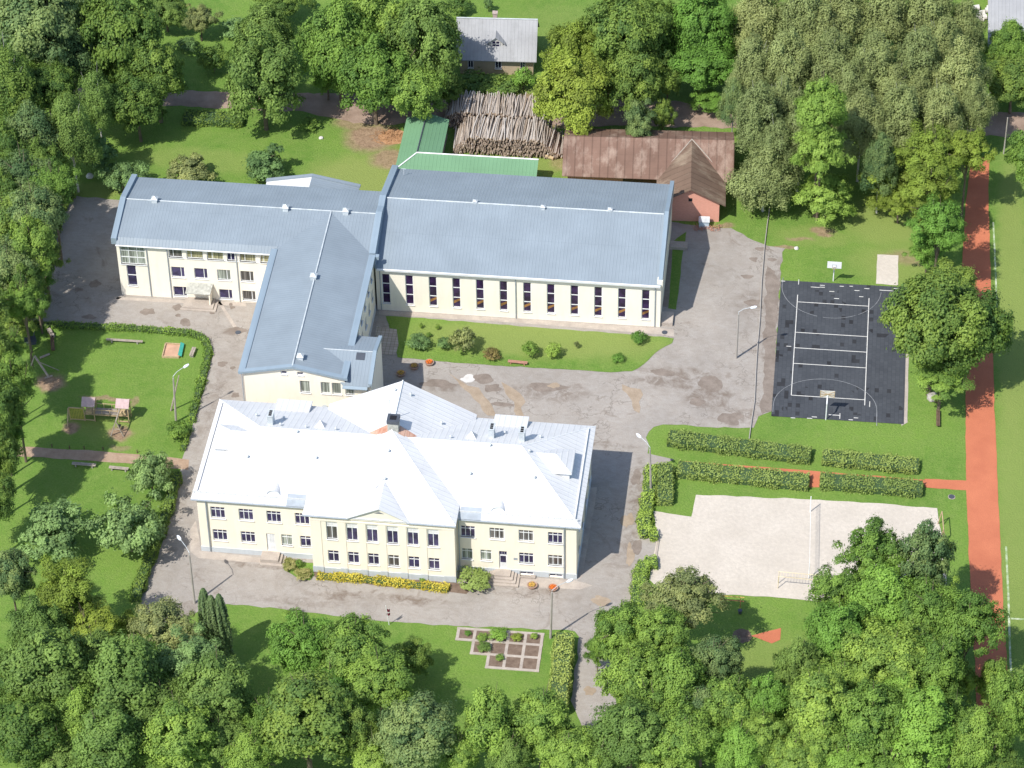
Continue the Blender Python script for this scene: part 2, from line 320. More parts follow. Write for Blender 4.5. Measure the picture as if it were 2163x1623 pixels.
def mk_leaf(name, dark, light, var=0.2, trans=0.34):
    m, nt, N, L = nodes_of(name)
    o = N('ShaderNodeOutputMaterial'); d = N('ShaderNodeBsdfPrincipled'); d.inputs['Roughness'].default_value = 0.6; d.inputs['Specular IOR Level'].default_value = 0.22
    t = N('ShaderNodeBsdfTranslucent'); ms = N('ShaderNodeMixShader'); ms.inputs[0].default_value = trans
    at = N('ShaderNodeAttribute'); at.attribute_name = 'tint'; oi = N('ShaderNodeObjectInfo')
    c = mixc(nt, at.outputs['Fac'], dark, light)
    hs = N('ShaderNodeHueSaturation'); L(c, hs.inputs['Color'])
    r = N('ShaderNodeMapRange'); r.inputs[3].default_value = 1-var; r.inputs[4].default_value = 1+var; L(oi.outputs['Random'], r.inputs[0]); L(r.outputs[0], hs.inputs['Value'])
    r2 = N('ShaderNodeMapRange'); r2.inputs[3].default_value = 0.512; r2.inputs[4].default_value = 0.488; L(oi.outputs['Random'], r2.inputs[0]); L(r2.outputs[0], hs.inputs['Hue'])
    L(hs.outputs[0], d.inputs['Base Color'])
    tcol = mixc(nt, 0.35, hs.outputs[0], (0.16, 0.26, 0.05)); L(tcol, t.inputs['Color'])
    L(d.outputs[0], ms.inputs[1]); L(t.outputs[0], ms.inputs[2]); L(ms.outputs[0], o.inputs[0]); MATS[name] = m
mk_leaf('leaf_green', (0.125, 0.228, 0.050), (0.311, 0.468, 0.085))
mk_leaf('leaf_dark', (0.095, 0.179, 0.046), (0.255, 0.364, 0.069))
mk_leaf('leaf_teal', (0.095, 0.178, 0.072), (0.264, 0.351, 0.117))
mk_leaf('leaf_olive', (0.102, 0.182, 0.045), (0.226, 0.354, 0.082))
mk_leaf('leaf_bright', (0.128, 0.244, 0.044), (0.244, 0.448, 0.078))
mk_leaf('leaf_yellow', (0.176, 0.232, 0.040), (0.354, 0.465, 0.073))
mk_leaf('leaf_birch', (0.203, 0.242, 0.088), (0.396, 0.467, 0.179))
mk_leaf('leaf_grey', (0.177, 0.220, 0.090), (0.403, 0.440, 0.156))
mk_leaf('leaf_apple', (0.135, 0.227, 0.085), (0.318, 0.484, 0.165))
mk_leaf('leaf_hedge', (0.327, 0.414, 0.106), (0.411, 0.518, 0.145))
mk_leaf('leaf_lime', (0.230, 0.361, 0.063), (0.400, 0.564, 0.116))
mk_leaf('leaf_gold', (0.500, 0.430, 0.050), (0.760, 0.670, 0.110))
mk_leaf('leaf_thuja', (0.067, 0.113, 0.047), (0.161, 0.235, 0.082), 0.1, 0.1)
mk_leaf('leaf_russet', (0.184, 0.133, 0.063), (0.362, 0.292, 0.099))
mk_leaf('leaf_flowerbed', (0.254, 0.274, 0.077), (0.504, 0.456, 0.192))
plain('bark', (0.17, 0.135, 0.10), 0.9, 0.1, 0.3, 2)
plain('birch_bark', (0.55, 0.53, 0.49), 0.8, 0.2, 0.3, 3)

# ------------------------------------------------------------------ mesh helpers
class MB:
    def __init__(s): s.v = []; s.f = []
    def quad(s, *p):
        n = len(s.v); s.v += [tuple(q) for q in p]; s.f.append(tuple(range(n, n+len(p)))); return s
    def box(s, x0, y0, z0, x1, y1, z1):
        n = len(s.v)
        s.v += [(x0, y0, z0), (x1, y0, z0), (x1, y1, z0), (x0, y1, z0), (x0, y0, z1), (x1, y0, z1), (x1, y1, z1), (x0, y1, z1)]
        s.f += [tuple(n+i for i in q) for q in ((3, 2, 1, 0), (4, 5, 6, 7), (0, 1, 5, 4), (1, 2, 6, 5), (2, 3, 7, 6), (3, 0, 4, 7))]; return s
    def slab(s, pts, t):
        """flat polygon given a thickness t downwards"""
        n = len(s.v); k = len(pts)
        s.v += [tuple(p) for p in pts] + [(p[0], p[1], p[2]-t) for p in pts]
        s.f.append(tuple(range(n, n+k))); s.f.append(tuple(range(n+2*k-1, n+k-1, -1)))
        for i in range(k): j = (i+1) % k; s.f.append((n+j, n+i, n+k+i, n+k+j))
        return s
    def tube(s, p, q, r0, r1=None, k=8, caps=True):
        r1 = r0 if r1 is None else r1
        p = Vector(p); q = Vector(q); d = (q-p).normalized(); a = d.orthogonal().normalized(); b = d.cross(a); n = len(s.v)
        for c, r in ((p, r0), (q, r1)):
            for i in range(k):
                t = 2*PI*i/k; s.v.append(tuple(c+(a*math.cos(t)+b*math.sin(t))*r))
        for i in range(k): j = (i+1) % k; s.f.append((n+i, n+j, n+k+j, n+k+i))
        if caps: s.f.append(tuple(range(n+k-1, n-1, -1))); s.f.append(tuple(range(n+k, n+2*k)))
        return s
    def path(s, pts, r, k=6):
        for i in range(len(pts)-1): s.tube(pts[i], pts[i+1], r[i] if isinstance(r, (list, tuple)) else r, r[i+1] if isinstance(r, (list, tuple)) else r, k)
        return s
    def bar(s, p, q, w, h):
        p = Vector(p); q = Vector(q); d = (q-p).normalized(); up = Vector((0, 0, 1))
        if abs(d.z) > 0.99: up = Vector((0, 1, 0))
        sd_ = d.cross(up).normalized(); u = sd_.cross(d); n = len(s.v)
        for c in (p, q):
            for a, b in ((-1, -1), (1, -1), (1, 1), (-1, 1)): s.v.append(tuple(c+sd_*a*w/2+u*b*h/2))
        s.f += [(n+3, n+2, n+1, n), (n+4, n+5, n+6, n+7)] + [(n+i, n+(i+1) % 4, n+4+(i+1) % 4, n+4+i) for i in range(4)]; return s
    def lathe(s, prof, cx=0, cy=0, k=14):
        n = len(s.v)
        for (r, z) in prof:
            for i in range(k): t = 2*PI*i/k; s.v.append((cx+r*math.cos(t), cy+r*math.sin(t), z))
        for a in range(len(prof)-1):
            for i in range(k): j = (i+1) % k; s.f.append((n+a*k+i, n+a*k+j, n+(a+1)*k+j, n+(a+1)*k+i))
        s.f.append(tuple(range(n+k-1, n-1, -1))); s.f.append(tuple(range(n+(len(prof)-1)*k, n+len(prof)*k))); return s
    def mesh(s, name, mat):
        me = bpy.data.meshes.new(name); me.from_pydata(s.v, [], s.f); me.update()
        if mat: me.materials.append(MATS[mat] if isinstance(mat, str) else mat)
        return me
    def build(s, name, mat, parent=None):
        o = bpy.data.objects.new(name, s.mesh(name, mat)); COL.objects.link(o)
        if parent is not None: o.parent = parent
        return o
def tag(o, label=None, cat=None, group=None, kind=None):
    if label: o['label'] = label
    if cat: o['category'] = cat
    if group: o['group'] = group
    if kind: o['kind'] = kind
    return o
def empty(name, loc, rz=0.0, label=None, cat=None, group=None):
    o = bpy.data.objects.new(name, None); COL.objects.link(o); o.location = loc; o.rotation_euler = (0, 0, rz); o.empty_display_size = 0.5
    return tag(o, label, cat, group)
def copy_tree(o, parent=None):
    c = o.copy(); COL.objects.link(c); c.parent = parent
    for ch in list(o.children): copy_tree(ch, c)
    return c
def struct(name, mb, mat): return tag(mb.build(name, mat), kind='structure')

# wiggly-edged ground sheets from surveyed outlines
def outline(pts, step=1.0, amp=0.12, seed=0):
    out = []
    n = len(pts)
    for i in range(n):
        a = Vector(pts[i]); b = Vector(pts[(i+1) % n]); L = (b-a).length; k = max(1, int(L/step)); d = (b-a); nn = Vector((-d.y, d.x)).normalized() if L > 0 else Vector((0, 0))
        for j in range(k):
            p = a + d*(j/k); w = mnoise.noise(Vector((p.x*0.6, p.y*0.6, seed*7.1)))*amp*1.6 + mnoise.noise(Vector((p.x*2.3, p.y*2.3, seed*3.3)))*amp*0.8
            out.append((p.x+nn.x*w, p.y+nn.y*w))
    return out
def sheet(name, pxpts, z, mat, amp=0.12, step=0.8, seed=0, world_pts=False, local=False):
    pts = pxpts if world_pts else [g(*p) for p in pxpts]
    if amp > 0: pts = outline(pts, step, amp, seed)
    mb = MB()
    if local:
        cx = sum(p[0] for p in pts)/len(pts); cy = sum(p[1] for p in pts)/len(pts)
    mb.quad(*[(p[0], p[1], z) for p in pts])
    o = struct(name, mb, mat)
    if o.data.polygons[0].normal.z < 0: o.data.flip_normals()
    return o
def blob(name, px, py, rx, ry, z, mat, seed, wob=0.35, n=26, rot=0.0):
    x, y = g(px, py); k = pxm(x, y); rx /= k; ry /= (k*0.66); pts = []
    for i in range(n):
        t = 2*PI*i/n; r = 1+wob*(mnoise.noise(Vector((math.cos(t)*1.3, math.sin(t)*1.3, seed*5.7)))*1.6)+0.12*mnoise.noise(Vector((math.cos(t)*5, math.sin(t)*5, seed)))
        u, v = rx*r*math.cos(t), ry*r*math.sin(t); pts.append((x+u*math.cos(rot)-v*math.sin(rot), y+u*math.sin(rot)+v*math.cos(rot)))
    return sheet(name, pts, z, mat, 0, world_pts=True)

# ------------------------------------------------------------------ ground and pavings
mb = MB(); mb.quad((-700, -500, 0), (700, -500, 0), (700, 900, 0), (-700, 900, 0)); struct('ground', mb, 'grass')
sheet('yard_asphalt', [(150, 414), (262, 424), (900, 460), (1418, 470), (1512, 482), (1545, 482), (1592, 508), (1622, 520), (1658, 525), (1650, 560), (1648, 602), (1632, 868),
       (1602, 880), (1592, 905), (1500, 903), (1400, 896), (1380, 902), (1366, 925), (1368, 958), (1400, 966), (1425, 972), (1385, 986), (1364, 1003), (1360, 1060), (1358, 1112), (1392, 1130),
       (1388, 1185), (1352, 1188), (1342, 1275), (1308, 1300), (1288, 1345), (1296, 1440), (1318, 1560), (1240, 1560), (1207, 1480), (1224, 1345), (1214, 1333), (1100, 1328), (960, 1322), (780, 1311),
       (600, 1287), (480, 1276), (300, 1330), (290, 1290), (318, 1210), (348, 1130), (368, 1050), (382, 990), (396, 930), (412, 880), (436, 800), (450, 745), (440, 716), (400, 700), (300, 692), (180, 684), (50, 680), (70, 620), (105, 530), (135, 450)], 0.02, 'asphalt', 0.16, seed=1)
sheet('dirt_road', [(-60, 178), (370, 192), (700, 197), (1100, 203), (1400, 215), (1700, 228), (2220, 240), (2220, 292), (1700, 275), (1400, 268), (1000, 262), (760, 262), (640, 237), (370, 224), (-60, 208)], 0.015, 'dirt_road', 0.3, seed=2)
sheet('brick_path', [(-60, 940), (100, 947), (200, 953), (370, 968), (400, 972), (398, 992), (360, 990), (280, 980), (100, 968), (-60, 958)], 0.03, 'brick_path', 0.1, seed=3)
sheet('running_track', [(2052, 330), (2090, 335), (2088, 430), (2093, 600), (2098, 770), (2106, 1000), (2113, 1150), (2120, 1290), (2128, 1420), (2136, 1640), (2066, 1640), (2060, 1420), (2052, 1270), (2046, 1150), (2040, 1000), (2040, 820), (2036, 700), (2032, 560), (2040, 430)], 0.03, 'track_red', 0.06, seed=4)
sheet('red_path', [(1953, 1012), (2042, 1016), (2042, 1036), (1953, 1030)], 0.035, 'track_red', 0.06, seed=5)
sheet('narrow_red_path', [(1440, 974), (1700, 994), (1722, 996), (1953, 1014), (1953, 1024), (1724, 1030), (1708, 1030), (1703, 1001), (1440, 980)], 0.025, 'track_red', 0.05, seed=6)
sheet('red_path_corner', [(1585, 1343), (1650, 1327), (1648, 1352), (1630, 1360)], 0.02, 'track_red', 0.05, seed=7)
sheet('volleyball_sand', [(1470, 1046), (1700, 1055), (1850, 1064), (1980, 1074), (1995, 1160), (2000, 1260), (1900, 1290), (1712, 1270), (1640, 1262), (1400, 1250), (1372, 1225), (1378, 1185), (1390, 1130), (1380, 1080), (1460, 1092)], 0.03, 'sand', 0.10, seed=8)
sheet('long_jump_sand', [(1853, 538), (1897, 540), (1897, 604), (1850, 600)], 0.03, 'sand', 0.08, seed=9)
# court
cw = [g(1650, 593), g(1917, 608), g(1909, 897), g(1629, 880)]
cx_, cy_ = 35.0, 2.0
mb = MB(); mb.quad(*[(p[0]-cx_, p[1]-cy_, 0) for p in (cw[3], cw[2], cw[1], cw[0])]); o = struct('basketball_court', mb, 'court'); o.location = (cx_, cy_, 0.06)
sheet('court_verge', [(1915, 612), (1921, 640), (1917, 893), (1904, 900), (1909, 800)], 0.03, 'concrete', 0.05, seed=10)
sheet('mud_strip', [(1620, 560), (1646, 590), (1632, 868), (1606, 878), (1612, 800), (1614, 700)], 0.035, 'damp', 0.22, seed=11, step=0.4)
# court markings
bl = g(1671.3, 835.9); br_ = g(1826.9, 845.8); tl = g(1683.9, 638.7); tr = g(1834.9, 648)
def cpt(u, v):
    a = Vector(bl).lerp(Vector(br_), u/9); b = Vector(tl).lerp(Vector(tr), u/9); return a.lerp(b, v/18)
def cline(pts, w=0.09):
    m = MB()
    for i in range(len(pts)-1):
        a, b = Vector(pts[i]), Vector(pts[i+1]); d = (b-a).normalized(); n = Vector((-d.y, d.x))*w/2
        a2, b2 = a-d*w/2*0.3, b+d*w/2*0.3; m.quad((*(a2-n), 0), (*(b2-n), 0), (*(b2+n), 0), (*(a2+n), 0))
    return m
mbs = MB()
def addl(pts, w=0.09):
    m = cline(pts, w); n = len(mbs.v); mbs.v += [(a, b, 0.068+0.0) for a, b, c in m.v]; mbs.f += [tuple(n+i for i in f) for f in m.f]
addl([cpt(0, 0), cpt(0, 19.4)], .1); addl([cpt(9, -1.0), cpt(9, 19.6)], .1)
mk2 = struct('volleyball_side_lines', mbs, 'white_line'); mbs = MB()
for v in (0, 6, 9, 12, 18):
    a = cpt(0.06, v); b = cpt(8.94, v); addl([a, b], .11)
addl([cpt(-1.0, 9.2), cpt(-0.4, 9.2)], .1)
o = struct('volleyball_cross_lines', mbs, 'white_line'); o.location.z = 0.003; mbs = MB()
def arc(c, rx, ry, a0, a1, n=26): return [(c[0]+rx*math.cos(math.radians(a0+(a1-a0)*i/n)), c[1]+ry*math.sin(math.radians(a0+(a1-a0)*i/n))) for i in range(n+1)]
top = g(1757, 600); bot = g(1741, 892)
addl(arc((top[0], top[1]-1.0), 6.3, 5.9, 180, 255), .07); addl(arc((top[0], top[1]-1.0), 6.3, 5.9, 262, 300), .06); addl(arc((top[0], top[1]-1.0), 6.3, 5.9, 304, 358), .06)
addl([(top[0]-6.3, top[1]-1.0), (top[0]-6.25, top[1]+.6)], .07); addl(arc((bot[0], bot[1]+2.6), 6.3, 5.3, 0, 180), .06)
addl([(bot[0]-6.3, bot[1]+2.6), (bot[0]-6.3, bot[1]+1.2)], .06); addl([(bot[0]+6.3, bot[1]+2.6), (bot[0]+6.35, bot[1]-.1)], .08)
o = struct('basketball_arcs', mbs, 'faint_line'); o.location.z = 0.006; mbs = MB()
random.seed(5)
for (px, py, L) in ((1722, 608, 1.1), (1737, 604, .6), (1737, 608, .6), (1757, 617, .6), (1767, 632, .6), (1778, 606, .5), (1798, 606, .4), (1810, 615, .6), (1831, 611, .6), (1819, 628, .5), (1873, 615, 1.8), (1893, 611, .6), (1654, 595, .5), (1720, 882, .6), (1710, 885, .6), (1762, 878, 1.3), (1797, 888, .5), (1808, 884, .5), (1675, 884, .5)):
    x, y = g(px, py); addl([(x-L/2, y), (x+L/2, y)], .12)
for (px, py) in ((1774, 880), (1895, 629), (1687, 597), (1837, 855)):
    x, y = g(px, py); addl([(x, y-.5), (x, y+.5)], .09)
o = struct('worn_line_pieces', mbs, 'white_line'); o.location.z = 0.009
# kerb edge of court, concrete strips by the buildings
sheet('gym_apron', [(800, 656), (1392, 693), (1424, 697), (1424, 712), (1395, 707), (1100, 683), (800, 665)], 0.03, 'concrete', 0.03, seed=12)
sheet('wing_apron', [(240, 628), (520, 640), (520, 648), (250, 634)], 0.03, 'concrete', 0.05, seed=13)
sheet('front_apron', [(413, 1100), (424, 1165), (440, 1166), (560, 1180), (660, 1195), (658, 1206), (560, 1190), (420, 1180), (402, 1165), (404, 1120)], 0.03, 'concrete', 0.08, seed=14)
sheet('front_apron_right', [(1080, 1218), (1215, 1226), (1252, 1238), (1225, 1246), (1110, 1240), (1085, 1236)], 0.03, 'concrete', 0.08, seed=15)
sheet('east_apron', [(1240, 1030), (1262, 1030), (1230, 1220), (1217, 1228)], 0.03, 'concrete', 0.04, seed=16)
sheet('drain_channel', [(460, 638), (466, 638), (510, 706), (503, 709)], 0.03, 'concrete', 0.03, seed=17)
sheet('corner_strip', [(252, 626), (257, 629), (226, 646), (222, 643)], 0.03, 'concrete', 0.03, seed=18)
sheet('courtyard_lawn', [(815, 668), (880, 672), (1100, 690), (1395, 712), (1424, 716), (1420, 726), (1392, 740), (1360, 770), (1335, 786), (1290, 787), (1100, 776), (1000, 770), (930, 764), (840, 756)], 0.06, 'grass', 0.10, seed=19)
sheet('gym_side_grass', [(1421, 510), (1450, 490), (1440, 560), (1428, 655), (1411, 652)], 0.04, 'grass', 0.08, seed=20)
sheet('gym_side_slabs', [(1405, 506), (1422, 510), (1412, 650), (1398, 648)], 0.045, 'damp', 0.05, seed=21)
sheet('courtyard_paving', [(795, 690), (838, 697), (842, 730), (835, 752), (812, 750), (790, 745)], 0.07, 'pavers', 0.0)
sheet('flower_bed_soil', [(590, 1182), (662, 1190), (662, 1215), (655, 1226), (630, 1222), (600, 1205)], 0.035, 'grass', 0.1, seed=22)
sheet('front_bed_soil', [(662, 1208), (960, 1232), (1000, 1240), (985, 1256), (945, 1250), (800, 1238), (665, 1220)], 0.035, 'soil', 0.12, seed=23)
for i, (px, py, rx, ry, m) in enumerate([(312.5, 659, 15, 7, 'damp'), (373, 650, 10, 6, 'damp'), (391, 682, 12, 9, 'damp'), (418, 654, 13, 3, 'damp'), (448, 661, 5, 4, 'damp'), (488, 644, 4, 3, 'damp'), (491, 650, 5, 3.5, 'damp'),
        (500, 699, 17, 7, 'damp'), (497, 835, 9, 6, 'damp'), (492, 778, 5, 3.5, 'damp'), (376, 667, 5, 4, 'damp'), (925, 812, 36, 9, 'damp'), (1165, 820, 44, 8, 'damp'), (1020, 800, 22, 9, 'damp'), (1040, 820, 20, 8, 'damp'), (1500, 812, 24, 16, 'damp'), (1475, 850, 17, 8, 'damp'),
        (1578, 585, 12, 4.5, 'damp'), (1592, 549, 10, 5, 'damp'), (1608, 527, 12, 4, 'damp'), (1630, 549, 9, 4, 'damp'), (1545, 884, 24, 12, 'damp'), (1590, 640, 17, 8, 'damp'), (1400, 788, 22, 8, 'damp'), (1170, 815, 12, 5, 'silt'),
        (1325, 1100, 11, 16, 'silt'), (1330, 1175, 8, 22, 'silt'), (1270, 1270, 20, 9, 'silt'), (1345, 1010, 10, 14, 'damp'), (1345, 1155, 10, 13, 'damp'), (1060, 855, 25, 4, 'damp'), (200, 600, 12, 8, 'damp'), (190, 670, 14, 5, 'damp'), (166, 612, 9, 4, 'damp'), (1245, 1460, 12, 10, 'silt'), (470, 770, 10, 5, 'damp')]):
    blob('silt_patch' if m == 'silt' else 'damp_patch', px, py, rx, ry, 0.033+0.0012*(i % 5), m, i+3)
sheet('silt_trail', [(950, 788), (965, 800), (990, 815), (1010, 820), (1040, 858), (1048, 880), (1030, 878), (1010, 856), (992, 832), (975, 815)], 0.042, 'silt', 0.25, seed=31)
sheet('silt_trail', [(1058, 808), (1075, 815), (1100, 832), (1110, 850), (1100, 862), (1108, 880), (1092, 878), (1084, 850), (1070, 832)], 0.042, 'silt', 0.2, seed=32)
sheet('silt_trail', [(1312, 815), (1330, 822), (1352, 823), (1360, 835), (1350, 850), (1352, 872), (1340, 868), (1330, 840)], 0.042, 'silt', 0.3, seed=33)
blob('pale_gravel_patch', 988, 802, 14, 8, 0.045, 'rag_stone', 77, 0.5)
blob('soil_circle', 1568, 1344, 20, 14, 0.03, 'soil', 50, 0.1)
blob('manhole_surround', 2010, 1050, 8, 5, 0.03, 'concrete', 51, 0.1)
blob('wood_chips', 822, 294, 30, 15, 0.04, 'chips', 52, 0.5)
# football pitch chalk lines
def chalk(name, pts, w):
    m = cline([g(*p) for p in pts], w); m.v = [(a, b, 0.02) for a, b, c in m.v]; struct(name, m, 'chalk')
chalk('touch_line', [(2098, 470), (2101, 530), (2104, 604), (2108, 720)], .22); chalk('touch_line', [(2125, 1155), (2130, 1260), (2134, 1390), (2140, 1500)], .24); chalk('halfway_line', [(2136, 1307), (2230, 1313)], .26)

# ------------------------------------------------------------------ windows and walls
def wall_holes(mb, axis, pos, a0, a1, z0, z1, holes, depth=0.22, out=-1, top=None):
    """wall plane with real openings. axis 'x': runs along x at y=pos, out=-1 faces -y; axis 'y': runs along y at x=pos."""
    us = sorted(set([a0, a1]+[h[0] for h in holes]+[h[1] for h in holes])); zs = sorted(set([z0, z1]+[h[2] for h in holes]+[h[3] for h in holes]))
    def P(u, z, d=0):
        return (u, pos-out*d, z) if axis == 'x' else (pos-out*d, u, z)
    for i in range(len(us)-1):
        run = None
        for j in range(len(zs)-1):
            cu, cz = (us[i]+us[i+1])/2, (zs[j]+zs[j+1])/2
            if any(h[0] < cu < h[1] and h[2] < cz < h[3] for h in holes): continue
            mb.quad(P(us[i], zs[j]), P(us[i+1], zs[j]), P(us[i+1], zs[j+1]), P(us[i], zs[j+1]))
    for h in holes:
        u0, u1, a, b = h
        mb.quad(P(u0, a), P(u0, b), P(u0, b, depth), P(u0, a, depth)); mb.quad(P(u1, a), P(u1, b), P(u1, b, depth), P(u1, a, depth))
        mb.quad(P(u0, a), P(u1, a), P(u1, a, depth), P(u0, a, depth)); mb.quad(P(u0, b), P(u1, b), P(u1, b, depth), P(u0, b, depth))
WC = {}
WR = random.Random(77)
def window(parent, axis, pos, uc, z0, z1, w, cols=3, transom=True, pane='glass', out=-1, depth=0.16, sill=True, rows=None, split=None):
    if pane == 'glass': pane = WR.choice(['glass', 'glass', 'glass_b', 'glass_b', 'glass_half', 'glass_net'] if w > .9 else ['glass'])
    key = (round(z1-z0, 2), w, cols, transom, pane, sill, rows, split)
    if key not in WC:
        H = z1-z0; f = MB(); t = .085
        f.box(-w/2, -.04, 0, -w/2+t, .04, H); f.box(w/2-t, -.04, 0, w/2, .04, H); f.box(-w/2+t, -.04, 0, w/2-t, .04, t); f.box(-w/2+t, -.04, H-t, w/2-t, .04, H)
        if split is not None: xs = [split*w]
        else: xs = [-w/2+w*i/cols for i in range(1, cols)]
        for x in xs: f.box(x-.04, -.05, t, x+.04, .03, H-t)
        if transom: f.box(-w/2+t, -.045, H*0.73-.045, w/2-t, .035, H*0.73+.045)
        if rows:
            for i in range(1, rows): f.box(-w/2+t, -.045, H*i/rows-.06, w/2-t, .035, H*i/rows+.06)
        p = MB(); p.box(-w/2+.03, -.01, .03, w/2-.03, .01, H-.03)
        s = MB(); s.box(-w/2-.05, -.30, -.05, w/2+.05, -.05, 0.0)
        WC[key] = (f.mesh('window', 'white_paint'), p.mesh('pane', pane), s.mesh('sill', 'white_paint'))
    fm, pm, sm = WC[key]
    o = bpy.data.objects.new('window', fm); COL.objects.link(o); o.parent = parent
    if axis == 'x': o.location = (uc, pos-out*depth, z0); o.rotation_euler = (0, 0, 0 if out < 0 else PI)
    else: o.location = (pos-out*depth, uc, z0); o.rotation_euler = (0, 0, -PI/2 if out < 0 else PI/2)
    q = bpy.data.objects.new('pane', pm); COL.objects.link(q); q.parent = o
    if sill: q = bpy.data.objects.new('sill', sm); COL.objects.link(q); q.parent = o
    return o
def vbar(mb, x, y, z0, z1, r=.06): mb.tube((x, y, z0), (x, y, z1), r, r, 8)

# ------------------------------------------------------------------ white-roofed school
WB = empty('school_building', (-11.1, -24.6, 0), math.radians(-0.5), 'two-storey cream school with white metal hipped roof, central gabled front and rusty chimney', 'school')
fw = MB(); H1 = 8.35
holesL = [(x-.85, x+.85, 5.45, 7.23) for x in (-19.15, -15.85, -12.6, -9.3)] + [(x-.85, x+.85, 1.9, 3.63) for x in (-19.15, -15.85)] + [(x-.65, x+.65, 1.9, 3.63) for x in (-11.3, -9.1)] + [(-13.2-.5, -13.2+.5, .85, 3.6)]
holesR = [(x-.85, x+.85, 5.45, 7.2) for x in (9.88, 13.22, 16.57, 19.92)] + [(x-.85, x+.85, 1.9, 3.6) for x in (16.57, 19.92)] + [(x-.65, x+.65, 1.9, 3.6) for x in (9.72, 11.92)] + [(13.88-.47, 13.88+.47, .8, 3.6), (15.8, 17.4, .1, .6), (19.2, 20.75, .1, .6)]
PX = (-5.5, -3.16, -.84, 1.5, 3.85, 6.18)
holesP = [(x-.65, x+.65, 5.42, 8.13) for x in PX] + [(x-.65, x+.65, 1.8, 3.62) for x in PX]
wall_holes(fw, 'x', -8.4, -21.5, -7.9, 0, H1, holesL); wall_holes(fw, 'x', -8.4, 8.6, 22.35, 0, H1, holesR); wall_holes(fw, 'x', -10.4, -7.9, 8.6, 0, 9.15, holesP)
fw.quad((-7.9, -10.4, 0), (-7.9, -8.4, 0), (-7.9, -8.4, 9.1), (-7.9, -10.4, 9.1)); fw.quad((8.6, -10.4, 0), (8.6, -8.4, 0), (8.6, -8.4, 9.1), (8.6, -10.4, 9.1))
eh = [(y-.6, y+.6, z, z+1.7) for y in (-5.5, -1.5, 2.5, 6.0) for z in (1.9, 5.45)]
wall_holes(fw, 'y', 22.35, -8.4, 8.4, 0, H1, eh, out=1); wall_holes(fw, 'y', -21.5, -8.4, 8.4, 0, H1, eh, out=-1)
wall_holes(fw, 'x', 8.4, -21.5, 22.35, 0, H1, [(x-.7, x+.7, z, z+1.7) for x in (-19, -15.5, -12, 12, 15.5, 19) for z in (1.9, 5.45)], out=1)
fw.quad((-8.6, 8.42, 8.35), (8.5, 8.42, 8.35), (.1, 8.42, 12.9))
fw.build('wall', 'cream_wall', WB)
for x in (-19.15, -15.85, -12.6, -9.3): window(WB, 'x', -8.4, x, 5.45, 7.23, 1.7, 3)
for x in (-19.15, -15.85): window(WB, 'x', -8.4, x, 1.9, 3.63, 1.7, 3)
for x in (-11.3, -9.1): window(WB, 'x', -8.4, x, 1.9, 3.63, 1.3, 2, pane='glass_net' if x < -10 else 'glass')
for x in (9.88, 13.22, 16.57, 19.92): window(WB, 'x', -8.4, x, 5.45, 7.2, 1.7, 3)
for x in (16.57, 19.92): window(WB, 'x', -8.4, x, 1.9, 3.6, 1.7, 3)
for x in (9.72, 11.92): window(WB, 'x', -8.4, x, 1.9, 3.6, 1.3, 2)
for x in PX:
    window(WB, 'x', -10.4, x, 5.42, 8.13, 1.3, 2); window(WB, 'x', -10.4, x, 1.8, 3.62, 1.3, 2)
for x in (16.6, 19.975): window(WB, 'x', -8.4, x, .1, .6, 1.55 if x > 17 else 1.6, 2, False, sill=False)
for y in (-5.5, -1.5, 2.5, 6.0):
    for z in (1.9, 5.45): window(WB, 'y', 22.35, y, z, z+1.7, 1.2, 2, out=1); window(WB, 'y', -21.5, y, z, z+1.7, 1.2, 2, out=-1)
for x in (-19, -15.5, -12, 12, 15.5, 19):
    for z in (1.9, 5.45): window(WB, 'x', 8.4, x, z, z+1.7, 1.4, 2, out=1)
bl_ = MB()
for x in PX: bl_.box(x-.56, -10.275, 7.42, x+.56, -10.255, 8.03)
bl_.build('window_blind', 'white_cloth', WB)
d = MB(); d.box(-13.68, -8.28, .85, -12.72, -8.2, 3.58); d.box(-13.5, -8.3, 1.1, -13.26, -8.28, 3.3); d.box(-13.14, -8.3, 1.1, -12.9, -8.28, 3.3); dr = d.build('door', 'door_white', WB)
d = MB(); d.box(13.43, -8.28, .8, 14.33, -8.2, 2.9); d.box(13.43, -8.28, 2.96, 14.33, -8.2, 3.58); dr = d.build('door', 'door_white', WB)
d = MB(); d.box(13.55, -8.30, 1.75, 14.2, -8.282, 2.75); 
for i in range(3): d.box(13.48+.28*i, -8.30, 3.03, 13.72+.28*i, -8.282, 3.5)
d.build('door_pane', 'glass', dr)
# plinth, pilasters, string course
p = MB(); p.box(-21.56, -8.46, 0, -13.75, -8.402, .75); p.box(-12.65, -8.46, 0, -7.96, -8.402, .75); p.box(8.66, -8.46, 0, 13.35, -8.402, .78); p.box(14.4, -8.46, .62, 22.41, -8.402, .8); p.box(14.4, -8.46, 0, 15.78, -8.402, .62); p.box(17.42, -8.46, 0, 19.18, -8.402, .62); p.box(20.77, -8.46, 0, 22.41, -8.402, .62)
p.box(-7.98, -10.48, 0, 8.68, -10.402, .85); p.box(8.602, -10.402, 0, 8.68, -8.46, .85); p.box(22.352, -8.402, 0, 22.41, 8.4, .75); p.box(-21.56, -8.402, 0, -21.502, 8.4, .75)
for x in [(-7.98, -6.7)]+[((a+b)/2-.42, (a+b)/2+.42) for a, b in zip(PX, PX[1:])]+[(7.3, 8.68)]: p.box(x[0], -10.55, .12, x[1], -10.482, 1.0)
p.build('plinth', 'plinth_grey', WB)
p = MB()
for a, b in zip(PX, PX[1:]): p.box((a+b)/2-.42, -10.455, 1.0, (a+b)/2+.42, -10.402, 8.25)
